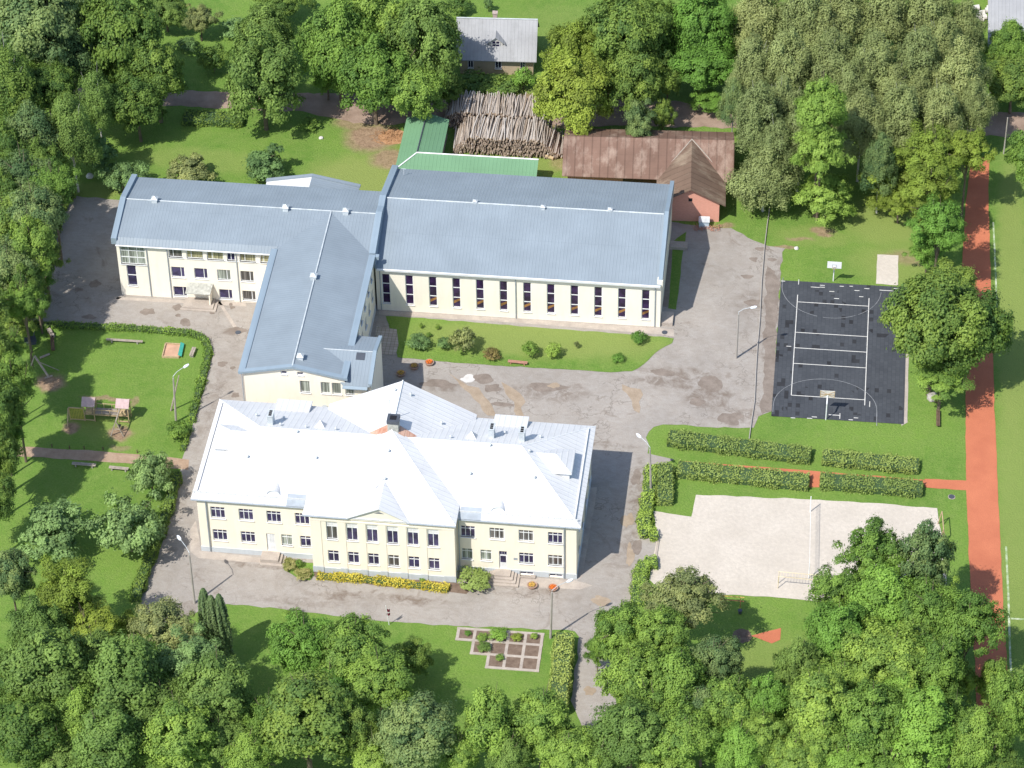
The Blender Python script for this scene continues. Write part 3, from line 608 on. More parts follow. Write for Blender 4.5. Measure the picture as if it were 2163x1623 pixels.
p.box(-7.95, -10.455, 1.0, -6.75, -10.402, 8.25); p.box(7.35, -10.455, 1.0, 8.65, -10.402, 8.25); p.box(-7.95, -10.48, 8.3, 8.65, -10.402, 8.5)
p.build('pilasters', 'cream_wall', WB)
# roof
r = MB(); T = .14
ZE, ZR = 8.5, 12.4
r.slab([(-22.1, -8.65, ZE), (22.85, -8.65, ZE), (15.2, 0, ZR), (-15.2, 0, ZR)], T); r.slab([(22.85, 8.65, ZE), (-22.1, 8.65, ZE), (-15.2, 0, ZR), (15.2, 0, ZR)], T)
r.slab([(-8.75, -10.6, 9.2), (8.85, -10.6, 9.2), (.1, 0, 13.42)], T)
r.build('main_roof', 'white_roof_x', WB)
r = MB()
r.slab([(22.85, -8.65, ZE-.004), (22.85, 8.65, ZE-.004), (15.2, 0, ZR-.004)], T); r.slab([(-22.1, 8.65, ZE-.004), (-22.1, -8.65, ZE-.004), (-15.2, 0, ZR-.004)], T)
r.slab([(8.85, -10.6, 9.196), (8.85, 0, 9.196), (.1, 0, 13.416)], T); r.slab([(-8.75, 0, 9.196), (-8.75, -10.6, 9.196), (.1, 0, 13.416)], T)
r.slab([(8.75, 0, 8.85), (8.75, 8.8, 8.85), (.1, 8.8, 13.35), (.1, 0, 13.412)], T); r.slab([(-8.85, 8.8, 8.85), (-8.85, 0, 8.85), (.1, 0, 13.41), (.1, 8.8, 13.352)], T)
r.build('side_roof', 'white_roof_y', WB)
# eaves soffit/cornice, gutters, ridge caps
r = MB()
r.box(-22.0, -8.6, 8.15, -8.0, -8.41, 8.34); r.box(8.72, -8.6, 8.15, 22.8, -8.41, 8.34); r.box(-8.6, -10.55, 8.85, 8.75, -10.41, 9.04); r.box(22.36, -8.4, 8.15, 22.75, 8.6, 8.34); r.box(-22.0, -8.4, 8.15, -21.51, 8.6, 8.34); r.box(-22.0, 8.41, 8.15, 22.75, 8.6, 8.34)
r.build('cornice', 'cream_wall', WB)
r = MB()
r.tube((-15.2, 0, ZR+.03), (15.2, 0, ZR+.03), .09); r.tube((.1, 0, 13.45), (.1, 8.8, 13.39), .09)
for a in ((-22.1, -8.65, ZE), (-22.1, 8.65, ZE)): r.tube(a, (-15.2, 0, ZR), .06)
for a in ((22.85, -8.65, ZE), (22.85, 8.65, ZE)): r.tube(a, (15.2, 0, ZR), .06)
r.tube((-8.75, -10.6, 9.2), (.1, 0, 13.43), .06); r.tube((8.85, -10.6, 9.2), (.1, 0, 13.43), .06)
r.build('ridge_cap', 'white_paint', WB)
r = MB()
for (x0, x1, y, z) in ((-22.0, -8.7, -7.9, 8.92), (8.9, 22.5, -7.9, 8.92)):
    r = MB(); r.box(x0, y-.03, z-.12, x1, y+.03, z+.14); r.build('snow_guard', 'white_roof_x', WB)
for x0 in (-21.5, 22.1): r = MB(); r.box(x0, -7.9, 8.86, x0+.06, 7.6, 9.1); r.build('snow_guard', 'white_roof_x', WB)
for (x, y, z1) in ((-20.45, -8.55, 8.3), (20.95, -8.55, 8.3), (8.85, -8.6, 8.3), (22.5, 0, 8.3)):
    r = MB(); vbar(r, x, y, .2, z1, .075); r.build('downpipe', 'grey_metal', WB)
for p_, q_ in (((-22.1, -8.72, 8.38), (-8.85, -8.72, 8.38)), ((8.95, -8.72, 8.38), (22.85, -8.72, 8.38)), ((-8.75, -10.68, 9.08), (-3.5, -10.68, 9.08)), ((3.2, -10.68, 9.08), (8.85, -10.68, 9.08))):
    r = MB(); r.tube(p_, q_, .08); r.build('gutter', 'grey_metal', WB)
# grey lead patches beside the pavilion
r = MB()
def zmain(y): return ZE+(8.65+y)*(ZR-ZE)/8.65
for x0, x1 in ((-11.0, -8.9), (9.0, 11.4)):
    r = MB(); r.slab([(x0, -8.7, zmain(-8.65)+.03), (x1, -8.7, zmain(-8.65)+.03), (x1, -7.3, zmain(-7.3)+.04), (x0, -7.3, zmain(-7.3)+.04)], .04); r.build('lead_flashing', 'grey_metal', WB)
# pediment
pm = MB(); pm.slab([(-3.55, -10.72, 9.22), (.0, -10.72, 11.0), (.15, -5.95, 11.12), (.15, -6.0, 11.0), (-3.6, -10.55, 9.2)], .12)
pm = MB()
pm.slab([(-3.7, -10.75, 9.22), (-.1+.2, -10.75, 11.08), (.1, -6.1, 11.08)], .12); pm.slab([(.1, -10.75, 11.08), (3.6, -10.75, 9.22), (.1, -6.1, 11.08)], .12)
pd = pm.build('pediment_roof', 'white_roof_y', WB)
pm = MB(); pm.quad((-3.3, -10.5, 9.0), (3.2, -10.5, 9.0), (3.2, -10.5, 9.15), (.1, -10.5, 10.85), (-3.3, -10.5, 9.15)); pm.quad((-3.3, -10.5, 9.0), (3.2, -10.5, 9.0), (3.2, -10.42, 9.0), (-3.3, -10.42, 9.0))
pw = pm.build('pediment', 'cream_wall', WB)
pm = MB(); pm.lathe([(.35, 0), (.42, .03), (.42, .08)], k=16); 
pm = MB(); pm.slab([(-.45, -10.53, 10.15), (.65, -10.53, 10.15), (.1, -10.53, 10.42)], .02); pm.build('vent_grille', 'grey_metal', pw)
# eyebrow vents
for x in (-12.64, 13.27):
    e = MB(); n = 12; base = zmain(-7.6)
    ring = lambda y, R, zz: [(x+R*math.cos(PI*i/n), y, zz+R*math.sin(PI*i/n)) for i in range(n+1)]
    a = ring(-7.6, .82, zmain(-7.6)-.1); b = ring(-5.2, .82, zmain(-7.6)-.1)
    for i in range(n): e.quad(a[i], a[i+1], b[i+1], b[i])
    ev = e.build('eyebrow_dormer', 'white_roof_y', WB)
    e = MB(); e.quad(*ring(-7.5, .78, zmain(-7.6)-.1)); e.build('louvre', 'white_paint', ev)
# hip dormers east and west
for sx in (-1, 1):
    xo = 21.15 if sx > 0 else -20.75; xr = 19.1 if sx > 0 else -18.8; xi = 16.2 if sx > 0 else -16.3
    e = MB(); ze, zr = 10.5, 11.6
    e.slab([(xo, -2.1, ze), (xr, 0, zr), (xi, 0, zr), (xi*.985, -2.1, ze)] if sx < 0 else [(xi, 0, zr), (xr, 0, zr), (xo, -2.1, ze), (xi*.985, -2.1, ze)], .1)
    e.slab([(xo, 2.1, ze), (xr, 0, zr), (xi, 0, zr), (xi*.985, 2.1, ze)], .1); e.slab([(xo, -2.1, ze), (xo, 2.1, ze), (xr, 0, zr)], .1)
    dm = e.build('dormer', 'white_roof_x', WB)
    e = MB(); xa, xb = sorted((xo-sx*.3, xi)); e.box(xa, -1.85, 8.9, xb, 1.85, 10.42); e.build('dormer_wall', 'white_roof_y', dm)
# back attic boxes
for x0, x1 in ((-15.0, -10.8), (10.95, 15.0)):
    e = MB(); e.slab([(x0, 6.2, 9.75), (x1, 6.2, 9.75), (x1, 8.6, 9.3), (x0, 8.6, 9.3)], .12); e.box(x0+.1, 6.6, 8.3, x1-.1, 8.5, 9.17); e.build('attic_box', 'white_roof_x', WB)
# pyramids at the back
for x in (-8.6, 9.1):
    e = MB(); y = 1.9; z = ZR-(y)*3.9/8.65; e.quad((x-.8, y+1.2, z-.9), (x-.8, y-.9, z+.1), (x, y, z+.95)); e.quad((x-.8, y-.9, z+.1), (x+.8, y-.9, z+.1), (x, y, z+.95)); e.quad((x+.8, y-.9, z+.1), (x+.8, y+1.2, z-.9), (x, y, z+.95)); e.quad((x+.8, y+1.2, z-.9), (x-.8, y+1.2, z-.9), (x, y, z+.95))
    e.build('roof_vent_pyramid', 'white_roof_x', WB)
# chimneys
def chim(x, y, z0, z1, w=.62, l=1.15):
    e = MB(); e.box(x-w/2, y-l/2, z0, x+w/2, y+l/2, z1); e.box(x-w/2-.05, y-l/2-.05, z1, x+w/2+.05, y+l/2+.05, z1+.09)
    c = e.build('chimney', 'galv', WB); e = MB()
    for k in range(3): e.box(x-w*.28, y-l/2+.1+k*.34, z1+.092, x+w*.28, y-l/2+.36+k*.34, z1+.12)
    e.build('flue', 'black', c)
chim(-14.36, 1.6, 11.2, 13.2); chim(11.38, 2.5, 10.8, 12.8); chim(14.96, 2.1, 11.0, 13.0)
e = MB(); e.box(-.4, .1, 12.8, .85, 1.3, 14.3); mc = e.build('chimney', 'rusty_galv', WB); mc['label'] = 'rust-streaked square chimney with black cap'
e = MB(); e.box(-.48, .02, 14.302, .93, 1.38, 14.75); e.build('chimney_cap', 'dark_metal', mc); e = MB(); e.box(-.15, .35, 14.752, .6, 1.05, 14.78); e.build('flue', 'black', mc)
e = MB(); zz = 13.42
e.slab([(-.42, -.1, 13.30), (-.42, 1.3, 13.28), (-3.9, .6, 11.65), (-3.3, -.2, 11.98)], .05)
e.slab([(.87, 1.3, 13.1), (.87, -.1, 13.12), (3.6, -.3, 11.9), (4.3, .5, 11.5)], .05)
for q in range(len(e.v)): 
    x, y, z = e.v[q]; e.v[q] = (x, y, 13.412-abs(x-.1)*4.56/8.9+.05 - (0 if q % 8 < 4 else .04))
e.build('rust_streaks', 'rust', WB)
def vent(x, y, z, parent, s=1.0, mat='galv'):
    e = MB(); e.tube((x, y, z-.25), (x, y, z+.28*s), .09*s, .09*s, 8); e.lathe([(.17*s, z+.28*s), (.15*s, z+.36*s), (.02, z+.46*s)], x, y, 10); return e.build('vent_pipe', mat, parent)
for (x, y) in ((-16.55, 3.66), (-13.2, 3.34), (-13.16, 1.06), (-10.14, .95), (-6.62, .93), (-18.38, -.86), (-10.92, -.33), (-16.24, -3.58), (-8.3, -3.14), (6.79, 1.02), (12.71, 3.77), (16.95, 3.26), (16.11, -.41), (11.54, -.28), (9.67, -3.67), (17.05, -3.56)):
    zc = ZR-abs(y)*3.9/8.65
    if abs(x) > 15.2: zc = min(zc, ZR-(abs(x)-15.2)*3.9/7.3)
    vent(x, y, zc, WB)
for (x, y) in ((0.1, -2.6), (.15, -5.9)): vent(x, y, 13.42+y*4.22/10.6, WB)
for (x, y) in ((1.3, 6.9), (5.2, 4.6), (-.6, 7.2)): vent(x, y, 13.4-abs(x-.1)*4.56/8.8, WB)
e = MB(); e.tube((-.3, 1.7, 13), (-.3, 1.7, 16.6), .035); e.build('antenna', 'galv', WB); e = MB(); e.tube((-.75, -6.9, 10.6), (-.95, -6.9, 13.4), .03); e.tube((-1.3, -6.9, 12.6), (-.5, -6.9, 12.75), .02); e.build('antenna', 'galv', WB)
# steps
e = MB(); 
for k in range(4): e.box(13.0-.35*k, -9.5-.35*k, 0, 14.8+.35*k, -8.47, .75-.18*k) if k == 0 else e.box(13.0-.35*k, -9.5-.35*k, 0, 14.8+.35*k, -8.47-.003*k, .75-.18*k-.002)
e.build('entrance_steps', 'concrete', WB)
e = MB(); e.box(-14.3, -9.9, 0, -12.2, -8.47, .8); e.box(-12.2, -9.9, 0, -11.85, -8.47, .53); e.box(-11.85, -9.9, 0, -11.5, -8.47, .27); e.box(-14.3, -10.25, 0, -11.5, -9.9, .3); e.build('entrance_steps', 'concrete', WB)
e = MB(); e.box(15.55, -8.95, 0, 17.65, -8.85, .25); e.box(14.1+3.0, -8.85, 0, 17.65, -8.47, .24); e.build('window_well', 'concrete', WB)
e = MB(); e.box(14.9+.2, -8.43, 2.35, 15.55, -8.402, 2.7); e.build('plaque', 'grey_metal', WB)

# ------------------------------------------------------------------ blue-roofed school wings and gym (one connected building)
BB = empty('school_extension', (-25, 12, 0), 0, 'long cream building with blue-grey metal roofs: three-storey classroom wings and sports hall', 'school')
BO = Vector((-25, 12, 0))
class LB(MB):
    def build(s, name, mat, parent=None):
        s.v = [(a-BO.x, b-BO.y, c) for a, b, c in s.v]; return MB.build(s, name, mat, parent)
    def raw(s, name, mat, parent): return MB.build(s, name, mat, parent)
def bwin(axis, pos, uc, *a, **k):
    if axis == 'x': return window(BB, 'x', pos-BO.y, uc-BO.x, *a, **k)
    return window(BB, 'y', pos-BO.x, uc-BO.y, *a, **k)
w = LB(); FY = 12.4
TW = [(-44.03, 1.75), (-41.56, 2.15), (-38.95, 2.15), (-36.93, 1.05), (-34.8, 2.1), (-32.45, 1.5)]
th = [(x-a/2, x+a/2, 6.7, 8.27) for x, a in TW] + [(x-.87, x+.87, 3.47, 5.15) for x in (-43.95, -41.0, -38.04, -35.07)] + [(x-.87, x+.87, .38, 1.93) for x in (-43.93, -38.03, -35.03)] + [(-51.2, -47.95, 5.15, 8.35), (-50.6, -49.36, 1.63, 4.98)]
wall_holes(w, 'x', FY, -51.6, -31.2, 0, 8.5, th); 
w.quad((-51.6, FY, 0), (-51.6, 25.2, 0), (-51.6, 25.2, 8.9), (-51.6, 19.0, 10.3), (-51.6, FY, 8.9)); wall_holes(w, 'x', 25.2, -51.6, -18.6, 0, 8.8, [(x-.9, x+.9, z, z+1.6) for x in (-49, -45, -41, -37, -21.5) for z in (.5, 3.5, 6.7)], out=1)
w.quad((-18.65, 12.5, 6), (-18.65, 25.2, 6), (-18.65, 25.2, 8.9), (-18.65, 19.0, 10.3), (-18.65, 12.5, 8.9))
# south wing
SG = [(-26.12-.38, -26.12+.38, 8.9, 9.4), (-24.14-.38, -24.14+.38, 8.9, 9.4), (-24.28, -23.05, 6.2, 8.05), (-21.75, -20.6, 6.25, 8.05), (-20.4, -19.25, 6.25, 8.05), (-22.9, -21.9, .1, 2.2)]
wall_holes(w, 'x', -11.0, -31.1, -18.8, 0, 8.8, [h for h in SG if h[3] < 8.5])
def gz(x): return 10.3-abs(x+25)*0.224
for a, b in ((-31.1, -26.5), (-23.76, -18.8)): w.quad((a, -11, 8.8), (b, -11, 8.8), (b, -11, gz(b)-.05), (a, -11, gz(a)-.05))
w.quad((-26.5, -11, 8.8), (-23.76, -11, 8.8), (-23.76, -11, 8.9), (-26.5, -11, 8.9)); w.quad((-26.5, -11, 9.4), (-23.76, -11, 9.4), (-23.76, -11, gz(-23.76)-.05), (-25, -11, gz(-25)-.05), (-26.5, -11, gz(-26.5)-.05)); w.quad((-25.74, -11, 8.9), (-24.52, -11, 8.9), (-24.52, -11, 9.4), (-25.74, -11, 9.4))
wall_holes(w, 'y', -18.8, -2.6, 12.6, 0, 8.8, [(y-.55, y+.55, z, z+1.5) for y in (-.6, 2.2, 5.0, 7.8, 10.4) for z in (6.4, 3.4)], out=1)
wall_holes(w, 'y', -31.1, -11.0, 12.4, 0, 8.8, [(y-.75, y+.75, z, z+1.6) for y in (-8, -5, -2, 1, 4, 7, 10) for z in (6.4, 3.4, .4)], out=-1)
# annex
wall_holes(w, 'x', -11.05, -18.79, -15.7, 0, 8.1, [(-18.23-.57, -18.23+.57, 6.33, 7.76)]); w.quad((-15.65, -11.05, 0), (-15.65, -2.5, 0), (-15.65, -2.5, 8.1), (-15.65, -6.7, 9.35), (-15.65, -11.05, 8.1)); w.quad((-18.8, -2.5, 0), (-15.65, -2.5, 0), (-15.65, -2.5, 8.2), (-18.8, -2.5, 8.2)); w.quad((-15.7, -11.05, 0), (-15.65, -11.05, 0), (-15.65, -11.05, 8.1), (-15.7, -11.05, 8.1))
# gym
GX = [-17.35+2.985*i for i in range(12)]
wall_holes(w, 'x', 12.6, -18.6, 17.35, 0, 7.1, [(x-.51, x+.51, 1.15, 5.92) for x in GX]); 
w.quad((17.35, 12.6, 0), (17.35, 32.5, 0), (17.35, 32.5, 7.1), (17.35, 22.5, 10.2), (17.35, 12.6, 7.1)); w.quad((-18.6, 12.6, 5), (-18.6, 32.5, 0), (-18.6, 32.5, 7.1), (-18.6, 22.5, 10.2), (-18.6, 12.6, 7.1)); wall_holes(w, 'x', 32.5, -18.6, 17.35, 0, 7.1, [(x-.51, x+.51, 3, 5.92) for x in GX], out=1)
w.build('wall', 'cream_wall_new', BB)
pan = {0: 'glass', 1: 'glass_curtain', 2: 'glass_curtain', 3: 'glass', 4: 'glass_curtain', 5: 'glass_curtain'}
for i, (x, a) in enumerate(TW): bwin('x', FY, x, 6.7, 8.27, a, 2, False, pan[i], split=None if a < 1.2 else (-.18 if i % 2 == 0 else -.22))
for x in (-43.95, -41.0, -38.04, -35.07): bwin('x', FY, x, 3.47, 5.15, 1.74, 2, False, split=.22)
for x in (-43.93, -38.03, -35.03): bwin('x', FY, x, .38, 1.93, 1.74, 2, False, split=.22)
bwin('x', FY, -49.575, 5.15, 8.35, 3.25, 3, False, 'glass_net', rows=3); bwin('x', FY, -49.98, 1.63, 4.98, 1.24, 1, False, rows=2)
for x in (-49, -45, -41, -37, -21.5):
    for z in (.5, 3.5, 6.7): bwin('x', 25.2, x, z, z+1.6, 1.8, 2, False, out=1)
for (a, b, z0, z1) in SG[:5]: bwin('x', -11.0, (a+b)/2, z0, z1, b-a, 1, False, 'glass_net' if z0 < 8 else 'glass')
bwin('x', -11.05, -18.23, 6.33, 7.76, 1.14, 1, False)
e = LB(); e.box(-22.9, -10.9, .1, -21.9, -10.85, 2.2); e.build('door', 'dark_metal', BB)
for y in (-.6, 2.2, 5.0, 7.8, 10.4):
    for z in (6.4, 3.4): bwin('y', -18.8, y, z, z+1.5, 1.1, 1, False, 'glass_net', out=1)
for y in (-8, -5, -2, 1, 4, 7, 10):
    for z in (6.4, 3.4, .4): bwin('y', -31.1, y, z, z+1.6, 1.5, 2, False, out=-1)
for i, x in enumerate(GX):
    o = bwin('x', 12.6, x, 1.15, 5.92, 1.02, 1, False, 'gym_glass', rows=3)
    if i >= 2:
        e = MB(); e.quad((-.43, -.015, .55), (.43, -.015, 1.1), (.43, -.015, 1.45), (-.43, -.015, 1.0)); e.raw = None; o2 = MB.build(e, 'floor_reflection', 'floor_reflection_paint', o)  # slanted brown quad on the pane: a reflection painted as flat colour
for x in GX:
    bwin('x', 32.5, x, 3, 5.92, 1.02, 1, False, 'gym_glass', rows=2, out=1)
# roofs
r = LB(); T = .12
r.slab([(-51.5, 12.85, 9.1), (-18.7, 12.85, 9.1), (-18.7, 19, 10.4), (-51.5, 19, 10.4)], T); r.slab([(-18.7, 25.5, 8.95), (-51.5, 25.5, 8.95), (-51.5, 19, 10.4), (-18.7, 19, 10.4)], T)
r.slab([(-51.5, 12.0, 8.55), (-31.0, 12.0, 8.55), (-31.0, 12.848, 9.097), (-51.5, 12.848, 9.097)], .1)
r.build('classroom_roof', 'blue_roof_x', BB)
r = LB(); r.slab([(-18.5, 12.15, 7.15), (17.4, 12.15, 7.15), (17.4, 22.5, 10.3), (-18.5, 22.5, 10.3)], T); r.slab([(17.4, 32.85, 7.15), (-18.5, 32.85, 7.15), (-18.5, 22.5, 10.3), (17.4, 22.5, 10.3)], T); r.build('sports_hall_roof', 'blue_roof_x', BB)
r = LB(); r.slab([(-31.3, -11.15, 8.95), (-25, -11.15, 10.36), (-25, 19.0, 10.36), (-31.3, 12.6, 8.95)], T); r.slab([(-25, -11.15, 10.36), (-18.7, -11.15, 8.95), (-18.7, 12.6, 8.95), (-25, 19, 10.36)], T); r.build('south_wing_roof', 'blue_roof_y', BB)
r = LB(); r.slab([(-23, -11.4, 8.12), (-15.75, -11.4, 8.12), (-15.75, -6.7, 9.6), (-23, -6.7, 9.6)], .1); r.slab([(-15.75, -2.35, 8.25), (-19.5, -2.35, 8.25), (-23, -6.7, 9.6), (-15.75, -6.7, 9.6)], .1)
for i, (a, b, c) in enumerate(r.v):
    if abs(a+23) < .01 and b < -11: r.v[i] = (-19.0, b, c)
r.build('annex_roof', 'blue_roof_x', BB)
# parapets and trims
def profile_parapet(x0, x1, prof, h, base, nm, mat='blue_trim'):
    m = LB()
    for (y0, z0), (y1, z1) in zip(prof, prof[1:]):
        n = len(m.v); m.v += [(x0, y0, base), (x1, y0, base), (x1, y1, base), (x0, y1, base), (x0, y0, z0+h), (x1, y0, z0+h), (x1, y1, z1+h), (x0, y1, z1+h)]
        m.f += [tuple(n+i for i in q) for q in ((3, 2, 1, 0), (4, 5, 6, 7), (0, 1, 5, 4), (1, 2, 6, 5), (2, 3, 7, 6), (3, 0, 4, 7))]
    return m.build(nm, mat, BB)
profile_parapet(-52.15, -51.45, [(12.35, 8.85), (19, 10.35), (25.6, 8.95)], .38, 8.3, 'parapet')
profile_parapet(-19.3, -18.5, [(12.55, 7.25+1.55), (19.0, 10.35), (20.6, 10.05), (22.5, 10.3), (32.95, 7.2)], .42, 6.8, 'parapet')
profile_parapet(17.0, 17.52, [(12.5, 7.35), (22.5, 10.35), (33.0, 7.2)], .45, 7.0, 'parapet')
m = LB(); m.box(17.353, 12.5, 6.6, 17.53, 33.0, 6.98); m.box(16.9, 12.3, 6.9, 17.56, 13.1, 7.75); m.build('parapet_corner', 'cream_wall_new', BB)
m = LB()
for x0, x1 in ((-31.65, -30.85), (-19.25, -18.45)):
    m.box(x0, -11.3, 8.85, x1, 12.3, 9.16)
m.box(-18.44, 12.0, 8.6, -18.0, 12.55, 9.1)
for s in (-1, 1):
    xa, xb = -25, -25+s*6.6
    m.slab([(xa, -11.35, 10.48), (xb, -11.35, 9.05), (xb, -10.75, 9.05), (xa, -10.75, 10.48)] if s < 0 else [(xa, -10.75, 10.48), (xb, -10.75, 9.05), (xb, -11.35, 9.05), (xa, -11.35, 10.48)], .3)
m.build('roof_edge', 'blue_trim', BB)
m = LB(); m.slab([(-15.95, -11.2, 8.35), (-15.5, -11.2, 8.35), (-15.5, -6.7, 9.85), (-15.95, -6.7, 9.85)], .4); m.slab([(-15.95, -6.7, 9.85), (-15.5, -6.7, 9.85), (-15.5, -2.3, 8.5), (-15.95, -2.3, 8.5)], .4); m.slab([(-19.0, -11.35, 8.1), (-16.0, -11.35, 8.1), (-16.0, -11.75, 7.9), (-19.0, -11.75, 7.9)], .08); m.build('annex_edge', 'blue_trim', BB)
m = LB(); m.tube((-51.4, 19, 10.43), (-18.8, 19, 10.43), .08); m.tube((-18.4, 22.5, 10.33), (16.9, 22.5, 10.33), .1); m.tube((-25, -11.1, 10.42), (-25, 19, 10.42), .1); m.tube((-22.5, -6.7, 9.63), (-16, -6.7, 9.63), .06); m.build('ridge_cap', 'galv', BB)
m = LB(); m.box(-51.55, 11.92, 8.3, -31.3, 12.02, 8.5); m.tube((-51.5, 11.9, 8.45), (-31.3, 11.9, 8.45), .07); m.build('gutter', 'white_paint', BB)
m = LB(); m.tube((-18.3, 12.08, 7.05), (17.3, 12.08, 7.05), .1); m.box(-18.4, 12.05, 6.8, 17.3, 12.55, 7.02); m.build('gutter', 'white_paint', BB)
m = LB(); m.box(-19.0, -11.6, 7.75, -16.0, -11.5, 7.85); m.build('gutter', 'white_paint', BB)
for (x, y, z) in ((-47.75, 12.3, 8.3), (-45.1, 12.3, 8.3), (-36.25, 12.3, 8.3), (-18.05, 12.45, 7), (-.9, 12.48, 7), (16.65, 12.48, 7), (-31.25, -11.15, 8.7), (-16.1, -11.2, 7.7)):
    m = LB(); vbar(m, x, y, .15, z, .06); m.build('downpipe', 'grey_metal', BB)
m = LB(); m.box(-31.16, -11.06, 0, -22.95, -11.002, .5); m.box(-21.85, -11.06, 0, -18.8, -11.002, .5); m.box(-18.798, -2.4, 0, -18.74, 12.5, .9); m.build('plinth', 'plinth_grey', BB)
m = LB(); m.box(-51.35, 12.34, 5.0, -47.85, 12.399, 5.15); m.box(-45.0, 12.33, 6.62, -31.7, 12.399, 6.7); m.build('sill_band', 'white_paint', BB)
def roof_box(x, y, z, s=.35, h=.8):
    e = LB(); e.box(x-s, y-s, z-.5, x+s, y+s, z+h*.55); e.quad((x-s-.1, y-s-.1, z+h*.55), (x+s+.1, y-s-.1, z+h*.55), (x, y, z+h)); e.quad((x+s+.1, y-s-.1, z+h*.55), (x+s+.1, y+s+.1, z+h*.55), (x, y, z+h)); e.quad((x+s+.1, y+s+.1, z+h*.55), (x-s-.1, y+s+.1, z+h*.55), (x, y, z+h)); e.quad((x-s-.1, y+s+.1, z+h*.55), (x-s-.1, y-s-.1, z+h*.55), (x, y, z+h)); e.build('roof_vent', 'galv', BB)
for (x, y, z) in ((-47.7, 18.9, 10.4), (-30.8, 18.8, 10.4), (-23.1, 18.8, 10.4), (-25.1, 5.6, 10.35), (-24.3, -9.4, 10.2), (-7.1, 22.6, 10.3), (1.6, 22.3, 10.3), (10.1, 22.6, 10.3)): roof_box(x, y, z, .22 if y > 20 else .34, .5 if y > 20 else .85)
m = LB(); m.slab([(-17.9, -7.9, 9.3), (-16.85, -7.9, 9.3), (-16.85, -6.95, 9.6), (-17.9, -6.95, 9.6)], .05); m.build('skylight', 'dark_metal', BB)
m = LB(); m.tube((-17.4, 30.5, 8.0), (-17.4, 30.5, 9.0), .04); m.tube((-17.7, 30.5, 8.95), (-17.1, 30.5, 8.95), .03); m.build('antenna', 'galv', BB)
for (x, z) in ((-21.4, 4.3), (-18.6, 5.1)):
    m = LB(); c = Vector((x, -11.4, z)); d = Vector((.3, -.8, .5)).normalized(); m.tube(c, c-d*.1, .38, .2, 14); m.tube((x, -11.0, z-.5), c, .04); m.build('satellite_dish', 'galv', BB)
# canopy over the west steps
m = LB(); m.slab([(-42.75, 12.39, 2.75), (-42.95, 10.9, 2.15), (-39.75, 10.9, 2.15), (-39.55, 12.39, 2.75)], .08); cn = m.build('canopy', 'rusty_galv', BB)
m = LB(); m.box(-39.95, 11.0, 0.35, -39.8, 12.35, 2.0); m.build('canopy_side', 'cream_wall_new', cn)
m = LB(); m.box(-43.3, 10.3, 0, -39.4, 12.33, .35); m.box(-43.6, 10.0, 0, -39.0, 10.298, .18); m.box(-39.398, 10.3, 0, -39.0, 12.33, .18); m.build('entrance_steps', 'concrete', BB)
m = LB(); m.slab([(-24.2, -13.6, 3.0), (-20.6, -13.6, 3.0), (-20.6, -11.07, 3.6), (-24.2, -11.07, 3.6)], .12); cn = m.build('canopy', 'grey_metal', BB); m = LB(); m.box(-20.75, -13.5, 0, -20.65, -11.07, 2.85); m.box(-24.2, -13.5, 0, -24.1, -11.07, 2.85); m.build('canopy_side', 'cream_wall_new', cn)
# rear extension
m = LB(); m.slab([(-35.4, 25.3, 6.2), (-29.4, 25.3, 7.4), (-29.4, 30.0, 7.4), (-35.4, 30.0, 6.2)], .1); m.build('rear_extension_roof', 'white_roof_y', BB)
m = LB(); m.slab([(-29.4, 25.3, 7.4), (-23.2, 25.3, 6.1), (-23.2, 30.0, 6.1), (-29.4, 30.0, 7.4)], .1); m.slab([(-29.4, 29.6, 7.55), (-23.1, 29.6, 6.25), (-23.1, 30.2, 6.25), (-29.4, 30.2, 7.55)], .2); m.slab([(-35.5, 29.6, 6.35), (-29.4, 29.6, 7.55), (-29.4, 30.2, 7.55), (-35.5, 30.2, 6.35)], .2); m.build('rear_extension_roof', 'blue_roof_y', BB)
m = LB(); m.box(-35.1, 25.25, 0, -23.5, 29.7, 6.05); m.quad((-35.1, 29.71, 6.0), (-23.5, 29.71, 6.0), (-29.4, 29.71, 7.35)); m.build('rear_extension_wall', 'cream_wall_new', BB)
for q_ in ((28.3, 19.7, 29.6, .45), (12.9, 18.9, 15.2, .5)): m = LB(); m.box(17.4, q_[0], 0, q_[1], q_[2], q_[3]); m.build('side_steps', 'concrete', BB)

# ------------------------------------------------------------------ brick shed
BS = empty('brick_shed', (19.6, 34.5, 0), math.radians(3), 'low red-brick outbuilding with patched rusty-brown metal roof behind the sports hall', 'shed')
m = MB(); m.quad((-3.8, 0, 0), (3.8, 0, 0), (3.8, 0, 3.2), (0, 0, 5.2), (-3.8, 0, 3.2)); m.quad((3.8, 0, 0), (3.8, 14, 0), (3.8, 14, 3.2), (3.8, 0, 3.2)); m.quad((-3.8, 0, 0), (-3.8, 6, 0), (-3.8, 6, 3.2), (-3.8, 0, 3.2)); m.quad((-16.3, 15, 0), (5, 15, 0), (5, 15, 3.1), (-16.3, 15, 3.1)); m.quad((-16.3, 6, 0), (-16.3, 15, 0), (-16.3, 15, 3), (-16.3, 10.4, 5.3), (-16.3, 6, 3)); m.quad((-16.3, 6.2, 0), (-9, 6.2, 0), (-9, 6.2, 3), (-16.3, 6.2, 3)); m.build('wall', 'brick', BS)
m = MB(); m.slab([(-17.0, 5.0, 3.1), (5.6, 4.6, 3.1), (5.6, 10.4, 5.6), (-17.0, 10.4, 5.6)], .08); m.slab([(5.6, 15.6, 3.1), (-17.0, 15.6, 3.1), (-17.0, 10.4, 5.6), (5.6, 10.4, 5.6)], .08); m.build('long_roof', 'rusty_roof', BS)
